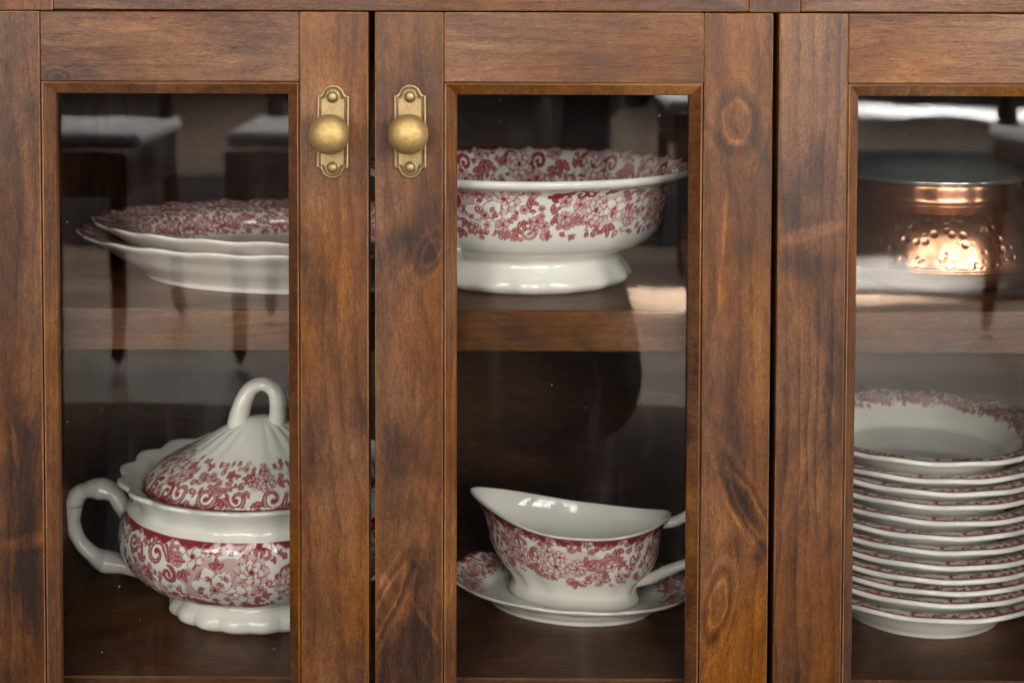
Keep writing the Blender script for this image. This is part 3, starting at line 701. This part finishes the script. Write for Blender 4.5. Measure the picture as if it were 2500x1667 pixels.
for x in range(75, 560, 88): pr.bouquet(x, 32, 1.4, x + 5); pr.scroll(x + 45, 14, 10, 0, 1.2, -1, 2.2, .8, tail=12); pr.acanthus(x + 26, 50, x + 62, 48, -.1, 7, 6)
pr.gaps(6, 57, 180, 5, .14); pr.border(6.5, 11, 44, .18)
tur_p = pr
tur_c = [(0.0, 0.006, 0, 0), (0.060, 0.006, 0, 0), (0.066, 0.0, 0, 0), (0.0715, 0.0, .0012, 0), (0.0790, 0.0050, .0016, 0), (0.0785, 0.0115, .0013, 0), (0.0705, 0.0190, .0006, 0), (0.0695, 0.0220, 0, 0),
         (0.0800, 0.0250, 0, 0), (0.1020, 0.0355, 0, 0), (0.1170, 0.0520, 0, 0), (0.1225, 0.0700, 0, 0), (0.1200, 0.0868, 0, 0), (0.1145, 0.0968, .0003, 0), (0.1098, 0.1018, .0006, 0), (0.1090, 0.1060, .0008, 0),
         (0.1110, 0.1115, .0012, .0003), (0.1175, 0.1182, .0022, .0008), (0.1206, 0.1212, .0026, .0010), (0.1194, 0.1236, .0026, .0010), (0.1140, 0.1226, .0020, .0008), (0.1030, 0.1160, .0006, .0002), (0.1000, 0.1100, 0, 0), (0.102, 0.09, 0, 0), (0.105, 0.06, 0, 0), (0.06, 0.030, 0, 0), (0, 0.028, 0, 0)]
tur_per = [2, 2, 3, 5, 5, 6, 4, 6, 16, 20, 18, 16, 14, 6, 5, 6, 6, 4, 4, 5, 6, 3, 3, 3, 3, 2]
trt = lambda z: 0.80 + 0.16*np.clip(z/0.11, 0, 1)
pot('body', tur_c, tur_per, thetas(740), trt, [(9, 13, tur_p, 116, 0, True)], lobes=18, lobe_sharp=1.4, parent=tur)
pr = Print(2*math.pi*80, 46)
for x, s_, q in ((-52, 1, 8), (-28, -1, 7.5), (-5, 1, 7), (20, -1, 8.5), (44, 1, 8)):
    pr.scroll(x, 9, q, 3.3 if s_ > 0 else 6.0, 1.2, s_, 1.7, .8, core=.2, tail=8)
pr.tint(12, 22, 14, 8, .2)
for x, y, a, L in ((-16, 9, -1.4, 9), (8, 7, -1.2, 7), (-40, 22, .5, 6), (-44, 31, .3, 6), (6, 28, 3.3, 6), (2, 24, 3, 7), (33, 6, -1.5, 7), (-34, 34, 0.6, 5), (26, 20, .2, 7), (12, 33, -1, 7)): pr.trio(x, y, a, L)
pr.peony(16, 22, 9, .3); pr.daisy(5, 22, 5, .3); pr.daisy(-16, 27, 4.5, 0, .5); pr.daisy(-33, 24, 5, 1); pr.acanthus(-30, 17, -8, 19, -.2, 6, 5, .3); pr.scroll(-40, 20, 4, 1, 1.2, 1, 1, .25); pr.peony(-62, 24, 7); pr.daisy(16, 31, 5)
pr.peony(44, 26, 8, .9)
for x, y, a in ((-30, 34, .2), (-12, 33, 0), (-6, 36, .3), (10, 36, 0), (-24, 30, 2), (26, 34, -.3)): pr.sprig(x, y, a, 7)
for x in range(75, 440, 60): pr.bouquet(x, 22, 1.0, x)
for k in range(22): pr.scroll(60 + k*18, 7, 6, k, 1.2, 1 - 2*(k % 2), 1.5, .8)
pr.gaps(3, 38, 170, 6, .14); pr.border(3.4, 12, 22, .2)
lid_p = pr
lid_c = [(0.099, 0.1120, 0, 0), (0.1000, 0.1132, 0, 0), (0.0985, 0.1190, 0, 0), (0.0915, 0.1270, 0, 0), (0.0790, 0.1350, 0, 0), (0.0630, 0.1430, .0003, 0), (0.0480, 0.1515, .0006, 0), (0.0350, 0.1600, .0007, 0), (0.0225, 0.1668, .0006, 0), (0.0100, 0.1708, .0002, 0), (0.0, 0.1715, 0, 0)]
lid_c = [(r, 0.112 + (z - 0.112)*0.95, c, d) for r, z, c, d in lid_c]
lid = pot('lid', lid_c, [3, 6, 9, 16, 18, 16, 8, 7, 5, 4], thetas(520), 0.90, [(1, 6, lid_p, 80, 0, False)], lobes=22, lobe_sharp=1.6, parent=tur)
tube('lid_handle', [(-0.0225, 0, 0.1590), (-0.0190, 0, 0.1700), (-0.0145, 0, 0.1840), (-0.0082, 0, 0.1935), (0.0010, 0, 0.1972), (0.0092, 0, 0.1940), (0.0140, 0, 0.1862), (0.0150, 0, 0.1755), (0.0145, 0, 0.1620)],
     [0.0080, 0.0088, 0.0076, 0.0064, 0.0058, 0.0062, 0.0070, 0.0076, 0.0085], lid, CERAMIC, flat=(1.5, 1.0))
for sg in (-1, 0.955):
    tube('handle', [(sg*0.1020, 0, 0.0780), (sg*0.1140, 0, 0.0815), (sg*0.1225, 0, 0.0900), (sg*0.1285, 0, 0.0995), (sg*0.1400, 0, 0.1040), (sg*0.1540, 0, 0.1025), (sg*0.1645, 0, 0.0925), (sg*0.1655, 0, 0.0760), (sg*0.1600, 0, 0.0590),
                    (sg*0.1480, 0, 0.0460), (sg*0.1370, 0, 0.0400), (sg*0.1200, 0, 0.0370), (sg*0.0950, 0, 0.0290)],
         [0.0105, 0.0090, 0.0078, 0.0078, 0.0104, 0.0074, 0.0100, 0.0070, 0.0064, 0.0070, 0.0106, 0.0084, 0.0070], tur, CERAMIC, flat=(1.25, 0.9))

# ------------------------------------------------------------------ sauce boat on its stand, middle door, bottom
pr = Print(2*math.pi*90, 40); pr.fill_band(21, 0.85, 18); pr.gaps(3, 30, 160, 9, .2); pr.border(3.6, 21, 20)
st_c = [(0.0, 0.004, 0, 0), (0.064, 0.004, 0, 0), (0.069, 0.0, 0, 0), (0.0725, 0.0, 0, 0), (0.0740, 0.0035, 0, 0), (0.0800, 0.0075, 0, 0), (0.0950, 0.0140, .0004, 0), (0.1075, 0.0195, .0012, .0005), (0.1095, 0.0215, .0014, .0006), (0.1085, 0.0228, .0014, .0006), (0.1060, 0.0222, .0012, .0005),
        (0.0940, 0.0170, .0004, 0), (0.0800, 0.0115, 0, 0), (0.0720, 0.0080, 0, 0), (0.03, 0.0072, 0, 0), (0, 0.0072, 0, 0)]
o = pot('sauce_boat_stand', st_c, [2, 3, 3, 3, 4, 6, 6, 4, 4, 4, 14, 16, 9, 6, 3], thetas(660, -1.57, 2.6), 0.66, [(9, 13, pr, 90, 20, False)], lobes=14, loc=(0.0455, 0.1820, Z_FLOOR + .0002), rot=R(-15))
tag(o, 'oval red floral stand under the sauce boat on the cabinet bottom, middle door', 'dish')
pr = Print(2*math.pi*64, 46)
pr.tint(0, 22, 40, 12, .2)
for x, y, a, L in ((-26, 17, .4, 8), (-22, 25, 1.5, 7), (-30, 26, 1.2, 6), (-44, 20, .4, 8), (-50, 24, 2.4, 6), (16, 22, -.6, 9), (8, 36, 1.5, 10), (20, 30, 1.4, 8), (40, 10, 1.4, 8), (-38, 9, 1.2, 7), (30, 28, .3, 6), (-8, 33, 2.2, 6)): pr.trio(x, y, a, L)
pr.acanthus(-14, 36, -34, 28, .15, 7, 5, .3); pr.acanthus(28, 18, 50, 24, -.2, 6, 5, .3); pr.scroll(6, 37, 5, 1, 1.2, 1, 1.3, .35); pr.scroll(48, 32, 5, 1, 1.2, 1, 1.2, .35); pr.scroll(28, 22, 5, 4, 1.2, -1, 1.2, .4)
pr.peony(-6, 24, 11, .2); pr.peony(-44, 6, 8, 1); pr.peony(-34, 22, 8, 0); pr.peony(10, 24, 7, 2)
for x, y in ((-20, 20), (-12, 14), (-3, 17), (-17, 29), (24, 31), (30, 36), (44, 30), (-54, 17), (36, 22), (17, 37), (54, 25)): pr.daisy(x, y, 4.6, x, .12)
for x, y, a in ((-26, 33, .3), (26, 40, 0), (12, 41, 0), (38, 38, .5), (-40, 31, .6), (52, 34, 1)): pr.sprig(x, y, a, 6)
for x in range(80, 400, 46): pr.bouquet(x, 22, .85, x)
pr.gaps(4, 36, 180, 7, .15); pr.border(7.5, 31, 25, .25)
boat_p = pr
boat_c = [(0.0, 0.003, 0, 0), (0.048, 0.003, 0, 0), (0.054, 0.0, 0, 0), (0.0570, 0.0, 0, 0), (0.0590, 0.0035, 0, 0), (0.0570, 0.0080, 0, 0), (0.0555, 0.0120, 0, 0), (0.0590, 0.0190, 0, 0), (0.0690, 0.0290, 0, 0), (0.0755, 0.0395, 0, 0), (0.0770, 0.0490, 0, 0), (0.0790, 0.0575, 0, 0), (0.0840, 0.0650, 0, 0), (0.0866, 0.0676, 0, 0),
          (0.0868, 0.0690, 0, 0), (0.0850, 0.0690, 0, 0), (0.0795, 0.0620, 0, 0), (0.0750, 0.0480, 0, 0), (0.0660, 0.0310, 0, 0), (0.0450, 0.0160, 0, 0), (0.0, 0.0120, 0, 0)]
def boat_shape(X, Y, Z, r, z, th):
    t = np.clip(z/0.070, 0, 1); c = np.cos(th)
    lip = np.clip(-c, 0, 1)**3                       # the pouring lip, on the left
    heel = np.clip(c, 0, 1)**3
    wid = 0.50 + 0.02*t
    y2 = Y*wid*(1 - 0.30*lip*t)
    x2 = X*(1 + 0.11*lip*t**3 - 0.02*heel) - 0.002
    z2 = Z + t**2.2*(0.0185*np.clip(-c, 0, 1)**1.8 + 0.013*heel)
    fl = 1 + 0.020*np.cos(14*th)*np.clip(1 - np.abs(t - 0.30)/0.26, 0, 1)   # soft flutes above the foot
    x2, y2 = x2*fl, y2*fl
    return x2, y2, z2
boat_loc = (0.0510, 0.1760, Z_FLOOR + 0.0078)
boat = tag(empty('sauce_boat', boat_loc), 'white sauce boat with red floral band and pouring lip, set on its oval stand', 'sauce boat')
boat.rotation_euler[2] = R(-16)
pot('body', boat_c, [2, 2, 3, 4, 4, 4, 5, 14, 16, 14, 11, 10, 5, 3, 3, 6, 8, 8, 5, 3], thetas(460), 1.0, [(7, 13, boat_p, 64, 0, True)], shape=boat_shape, parent=boat)
tube('handle', [(0.0740, 0, 0.0735), (0.0880, 0, 0.0770), (0.1050, 0, 0.0880), (0.1190, 0, 0.0930), (0.1280, 0, 0.0820), (0.1240, 0, 0.0610), (0.1080, 0, 0.0460), (0.0930, 0, 0.0390), (0.0790, 0, 0.0320), (0.0660, 0, 0.0245), (0.0480, 0, 0.0165)],
     [0.0050, 0.0046, 0.0042, 0.0040, 0.0042, 0.0042, 0.0042, 0.0044, 0.0050, 0.0050, 0.0030], boat, CERAMIC, flat=(1.1, 0.95))

# ------------------------------------------------------------------ stack of twelve soup plates, right door, bottom
pr = Print(2*math.pi*96, 34); pr.fill_band(41, 0.85, 17); pr.gaps(3, 26, 120, 10, .2); pr.border(3.9, 41, 19, .15, True, 0.56)
pl_c = [(0.0, 0.003, 0, 0), (0.060, 0.003, 0, 0), (0.0650, 0.0, 0, 0), (0.0690, 0.0, 0, 0), (0.0705, 0.0035, 0, 0), (0.0740, 0.0075, 0, 0), (0.0810, 0.0170, 0, 0), (0.0900, 0.0255, .0002, .0001), (0.1060, 0.0298, .0010, .0006), (0.1118, 0.0304, .0014, .0009),
        (0.1134, 0.0326, .0014, .0009), (0.1120, 0.0346, .0014, .0009), (0.1090, 0.0346, .0010, .0006), (0.0980, 0.0336, .0002, .0001), (0.0860, 0.0285, 0, 0), (0.0790, 0.0200, 0, 0), (0.0700, 0.0095, 0, 0), (0.03, 0.0065, 0, 0), (0, 0.0065, 0, 0)]
def plate_mesh(hi):
    per = [2, 2, 2, 3, 3, 5, 5, 5, 3, 3, 3, 4, 12, 9, 9, 6, 4, 2] if hi else [2, 2, 2, 2, 2, 3, 3, 4, 3, 3, 3, 4, 4, 3, 3, 3, 2, 2]
    o = pot('soup_plate', pl_c, per, thetas(760 if hi else 360, math.pi/2 if hi else -math.pi/2, 2.0, .6), 1.0, [(11, 15, pr, 96, 0, False)], lobes=12)
    return o
hi_plate = plate_mesh(True); lo_plate = plate_mesh(False)
ORD = ('bottom plate', 'second plate from the bottom', 'third plate from the bottom', 'fourth plate from the bottom', 'fifth plate from the bottom', 'sixth plate from the bottom',
       'sixth plate from the top', 'fifth plate from the top', 'fourth plate from the top', 'third plate from the top', 'second plate from the top', 'top plate')
rnd = random.Random(4)
zs = [0.0, 0.0111, 0.0201, 0.0290, 0.0383, 0.0482, 0.0602, 0.0700, 0.0815, 0.0918, 0.1004, 0.1125]
for k in range(12):
    if k == 0: o = lo_plate
    elif k == 11: o = hi_plate
    else: o = lo_plate.copy(); COL.objects.link(o)
    o.location = (0.3530 + rnd.uniform(-.0022, .0022), 0.1815 + rnd.uniform(-.0015, .0015), Z_FLOOR + .0002 + zs[k]*1.13)
    o.rotation_euler = (rnd.uniform(-.006, .006) if k else 0, rnd.uniform(-.007, .007) if k else 0, rnd.uniform(-.35, .35) if k < 11 else 0.1)
    tag(o, ORD[k] + ' in the stack of red rimmed soup plates', 'plate', 'stack of soup plates')

# ------------------------------------------------------------------ hammered copper pot with lid, right door, upper shelf
def copper():
    N = Nodes('hammered_copper')
    tc = N.new('ShaderNodeTexCoord').outputs['Object']; sep = N.new('ShaderNodeSeparateXYZ'); N.l.new(tc, sep.inputs[0])
    vo = N.new('ShaderNodeTexVoronoi'); vo.inputs['Scale'].default_value = 125; vo.inputs['Randomness'].default_value = 0.75; N.l.new(tc, vo.inputs['Vector'])
    dimple = N.smooth(vo.outputs['Distance'], 0.10, 0.52)
    zone = N.mul(N.smooth(sep.outputs[2], 0.020, 0.0225), N.smooth(sep.outputs[2], 0.064, 0.067, 1.0, 0.0))
    n = N.noise(tc, 40, 4, 0.6)
    N.l.new(N.ramp(n, [(0.3, (0.52, 0.225, 0.125)), (0.7, (0.66, 0.33, 0.20))]), N.b.inputs['Base Color'])
    N.b.inputs['Metallic'].default_value = 0.90
    N.put(N.b.inputs['Roughness'], N.smooth(n, 0.3, 0.7, 0.19, 0.26))
    N.l.new(N.bump(N.mul(dimple, zone), 0.38, 0.0012), N.b.inputs['Normal'])
    return N.m
COPPER = copper(); STEEL = simple('polished_steel', (0.50, 0.54, 0.51), 0.20, 0.85, var=0.06)
pc = (0.3620, 0.1980, Z_SHELF + .0002)
cp = tag(empty('copper_pot', pc), 'hammered copper pot with steel lid on upper shelf behind the right door', 'pot')
pb = [(0.0, 0.001, 0, 0), (0.070, 0.001, 0, 0), (0.078, 0.0, 0, 0), (0.0930, 0.0035, 0, 0), (0.1010, 0.0100, 0, 0), (0.1035, 0.0160, 0, 0), (0.1045, 0.0166, 0, 0), (0.1043, 0.0178, 0, 0), (0.1034, 0.0184, 0, 0), (0.1018, 0.0250, 0, 0), (0.0990, 0.0350, 0, 0), (0.0940, 0.0470, 0, 0),
      (0.0860, 0.0580, 0, 0), (0.0772, 0.0642, 0, 0), (0.0778, 0.0650, 0, 0), (0.0770, 0.0660, 0, 0), (0.0758, 0.0690, 0, 0), (0.0752, 0.0800, 0, 0), (0.0735, 0.0800, 0, 0), (0.0735, 0.065, 0, 0), (0.0850, 0.045, 0, 0), (0.094, 0.015, 0, 0), (0.0, 0.006, 0, 0)]
pb = [(r, z*1.07, c, d) for r, z, c, d in pb]
pot('body', pb, 6, np.linspace(0, 2*math.pi, 160, endpoint=False), 1.0, parent=cp, mat=COPPER)
LID = [(0.0740, 0.0795, 0, 0), (0.0790, 0.0806, 0, 0), (0.0815, 0.0825, 0, 0), (0.0815, 0.0840, 0, 0), (0.0790, 0.0855, 0, 0), (0.0740, 0.0875, 0, 0), (0.0600, 0.0935, 0, 0), (0.0400, 0.0985, 0, 0), (0.0, 0.1010, 0, 0)]
pot('lid', [(r, z*1.07, c, d) for r, z, c, d in LID], 6, np.linspace(0, 2*math.pi, 120, endpoint=False), 1.0, parent=cp, mat=STEEL)
for sg in (-1, 1):
    tube('handle', [(sg*0.086, -0.016, 0.062), (sg*0.104, -0.020, 0.066), (sg*0.120, -0.012, 0.060), (sg*0.123, 0.004, 0.058), (sg*0.116, 0.018, 0.060), (sg*0.088, 0.018, 0.062)], [0.0035]*6, cp, STEEL, side=(0, 0, 1))

# ------------------------------------------------------------------ what the glass mirrors: floor, chairs, photographer
def floor_mat():
    N = Nodes('floor_boards')
    geo = N.new('ShaderNodeNewGeometry'); sep = N.new('ShaderNodeSeparateXYZ'); N.l.new(geo.outputs['Position'], sep.inputs[0])
    x, y, z = sep.outputs
    row = N.mul(y, 1/0.14); cell = N.math('FLOOR', row); fr = N.math('FRACT', row)
    wn = N.new('ShaderNodeTexWhiteNoise', noise_dimensions='1D'); N.l.new(cell, wn.inputs['W'])
    g = N.noise(N.comb(N.mul(x, 2.5), N.mul(y, 45), cell), 1, 4, 0.6)
    v = N.add(N.mul(wn.outputs['Value'], 0.45), N.mul(g, 0.55))
    v = N.mul(v, N.smooth(N.math('ABSOLUTE', N.sub(fr, 0.5)), 0.46, 0.5, 1.0, 0.35))
    N.l.new(N.ramp(v, [(0.1, (0.12, 0.085, 0.062)), (0.5, (0.25, 0.185, 0.14)), (0.9, (0.36, 0.28, 0.22))]), N.b.inputs['Base Color'])
    N.b.inputs['Roughness'].default_value = 0.45
    return N.m
me = bpy.data.meshes.new('floor'); me.from_pydata([(-7, -12, 0), (7, -12, 0), (7, 1, 0), (-7, 1, 0)], [], [(0, 1, 2, 3)])
tag(link('floor', me, None, (floor_mat(),)), kind='structure')
DARKWOOD = wood('dark_chair_wood', 'Z', 71, lift=-0.30, rough=0.4)
WHITEPAD = simple('white_seat_fabric', (0.72, 0.73, 0.76), 0.75, var=0.08, scale=220, bump=0.2)
def soft_box(name, sx_, sy_, sz_, bev, mat, parent, loc, seg=4):
    bm = bmesh.new(); bmesh.ops.create_cube(bm, size=1.0)
    for v in bm.verts: v.co = Vector((v.co.x*sx_, v.co.y*sy_, v.co.z*sz_))
    bmesh.ops.bevel(bm, geom=bm.edges[:], offset=bev, segments=seg, affect='EDGES', profile=0.5)
    me = bpy.data.meshes.new(name); bm.to_mesh(me); bm.free()
    for p in me.polygons: p.use_smooth = True
    return link(name, me, parent, (mat,), loc)
def chair():
    c = empty('dining_chair')
    soft_box('seat_cushion', 0.45, 0.36, 0.026, 0.012, WHITEPAD, c, (0, -0.03, 0.430))
    soft_box('seat_frame', 0.43, 0.41, 0.090, 0.006, DARKWOOD, c, (0, 0, 0.3715), 2)
    for sg in (-1, 1):
        tube('leg', [(sg*0.190, 0.180, 0.40), (sg*0.190, 0.182, 0.20), (sg*0.190, 0.184, 0.001)], [0.018, 0.017, 0.012], c, DARKWOOD, 10, side=(0, 1, 0))
        tube('leg', [(sg*0.195, -0.190, 0.40), (sg*0.205, -0.205, 0.20), (sg*0.215, -0.235, 0.001)], [0.018, 0.016, 0.012], c, DARKWOOD, 10, side=(0, 1, 0))
        tube('back_post', [(sg*0.190, -0.190, 0.40), (sg*0.192, -0.205, 0.60), (sg*0.196, -0.245, 0.84)], [0.018, 0.016, 0.014], c, DARKWOOD, 10, side=(0, 1, 0))
    P, _ = catmull([(-0.21, -0.235), (-0.10, -0.262), (0.0, -0.270), (0.10, -0.262), (0.21, -0.235)], 6)
    rows = []
    for dz, dy in ((0, 0), (0.13, -0.02), (0.13, 0.0), (0, 0.02), (0, 0)): rows.append([(x, y + dy, 0.70 + dz) for x, y in P])
    link('backrest', grid_mesh('backrest', np.array(rows), False), c, (DARKWOOD,))
    return c
def copy_tree(o, parent=None):
    c = o.copy(); COL.objects.link(c); c.parent = parent
    for ch in list(o.children): copy_tree(ch, c)
    return c
CH = chair()
spots = [(-0.945, -1.865, 0, 'dark chair with white seat mirrored at the far left of the left glass'),
         (-0.335, -1.875, 2, 'dark chair with white seat mirrored at the right of the left glass'),
         (0.5900, -2.780, 0, 'dark chair with white seat mirrored at the right edge of the middle glass'),
         (1.215, -1.800, -6, 'dark chair mirrored at the right edge of the right glass')]
kids = list(CH.children)
for k, (x, y, a, lab) in enumerate(spots):
    if k == 0: o = CH
    else:
        o = CH.copy(); COL.objects.link(o)
        for ch in kids:
            q = ch.copy(); COL.objects.link(q); q.parent = o
    o.location = (x, y, 0.0005); o.rotation_euler[2] = R(a)
    tag(o, lab, 'chair', 'dining chairs mirrored in the glass')

# dark slab on the floor behind the chairs
SLAB_MAT = simple('dark_slab_matt', (0.016, 0.014, 0.013), 0.95, var=0.3, scale=300, bump=0.4)
slab = soft_box('dark_slab', 3.15, 1.45, 0.010, 0.004, SLAB_MAT, None, (-0.78, -3.75, 0.0062), 2)
tag(slab, 'dark floor slab behind the chairs, mirrored as a black band in the left glass', 'dark_slab')
slab = soft_box('dark_slab', 1.34, 3.1, 0.010, 0.004, SLAB_MAT, None, (1.72, -3.80, 0.0062), 2); slab.rotation_euler[2] = R(13.5)  # added slab, darkens the floor mirrored over the copper pot
tag(slab, 'added dark floor slab mirrored across the copper pot in the right glass', 'dark_slab')

def shade_slab_mat():  # floor shade painted as a fade, darkest towards the cabinet
    N = Nodes('shade_slab_fade'); tc = N.new('ShaderNodeTexCoord').outputs['Object']; sp = N.new('ShaderNodeSeparateXYZ'); N.l.new(tc, sp.inputs[0])
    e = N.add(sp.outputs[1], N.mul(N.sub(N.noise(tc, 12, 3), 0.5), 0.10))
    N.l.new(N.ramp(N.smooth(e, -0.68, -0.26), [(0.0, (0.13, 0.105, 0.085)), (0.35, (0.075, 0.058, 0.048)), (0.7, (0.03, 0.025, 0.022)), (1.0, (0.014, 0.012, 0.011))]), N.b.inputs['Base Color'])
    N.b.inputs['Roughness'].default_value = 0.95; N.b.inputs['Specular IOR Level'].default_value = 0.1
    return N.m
shade_slab = soft_box('dark_slab', 3.1, 1.33, 0.010, 0.004, shade_slab_mat(), None, (-0.05, -0.75, 0.0062), 2)  # added slab in place of the shaded floor before the cabinet
tag(shade_slab, 'added dark slab standing in for shade on the floor in front of the cabinet', 'dark_slab')

# the photographer, crouching behind the camera, dark clothes
def person():
    J = {'hip': (0, .02, .30, .25), 'waist': (0, .02, .50, .25), 'chest': (0, .03, .70, .24), 'neck': (0, .05, .88, .07), 'head0': (0, .07, .94, .078), 'head1': (0, .08, 1.04, .090), 'head2': (0, .07, 1.11, .055),
         'lsh': (-.20, .03, .80, .080), 'lel': (-.28, .14, .58, .065), 'lwr': (-.12, .27, .70, .036), 'lha': (-.06, .30, .73, .040),
         'rsh': (.20, .03, .80, .080), 'rel': (.26, .14, .58, .065), 'rwr': (.12, .27, .70, .036), 'rha': (.06, .30, .73, .040),
         'hem': (0, .24, .17, .17), 'lth': (-.13, .02, .30, .125), 'lkn': (-.17, .38, .13, .105), 'lan': (-.16, .0, .08, .060), 'lto': (-.16, -.14, .05, .045),
         'rth': (.13, .02, .30, .125), 'rkn': (.17, .38, .13, .105), 'ran': (.16, .0, .08, .060), 'rto': (.16, -.14, .05, .045)}
    E = [('hip', 'hem'), ('hip', 'waist'), ('waist', 'chest'), ('chest', 'neck'), ('neck', 'head0'), ('head0', 'head1'), ('head1', 'head2'), ('chest', 'lsh'), ('lsh', 'lel'), ('lel', 'lwr'), ('lwr', 'lha'),
         ('chest', 'rsh'), ('rsh', 'rel'), ('rel', 'rwr'), ('rwr', 'rha'), ('hip', 'lth'), ('lth', 'lkn'), ('lkn', 'lan'), ('lan', 'lto'), ('hip', 'rth'), ('rth', 'rkn'), ('rkn', 'ran'), ('ran', 'rto')]
    bm = bmesh.new()
    for a, b in E:
        A, B = np.array(J[a]), np.array(J[b]); n = max(2, int(np.linalg.norm(A[:3] - B[:3])/0.03))
        for k in range(n + 1):
            q = A + (B - A)*k/n; bmesh.ops.create_icosphere(bm, subdivisions=2, radius=q[3], matrix=Matrix.Translation(q[:3]))
    me = bpy.data.meshes.new('person'); bm.to_mesh(me); bm.free()
    o = link('person', me, None, (simple('dark_clothes', (0.020, 0.019, 0.021), 0.85, var=0.3, scale=80),))
    m = o.modifiers.new('fuse', 'REMESH'); m.mode = 'VOXEL'; m.voxel_size = 0.016; m.use_smooth_shade = True
    m = o.modifiers.new('relax', 'SMOOTH'); m.iterations = 6
    return o
ps = person(); ps.location = (-0.080, -1.52, 0.0)
tag(ps, 'person in dark clothes crouching with the camera, mirrored in the middle glass', 'person')
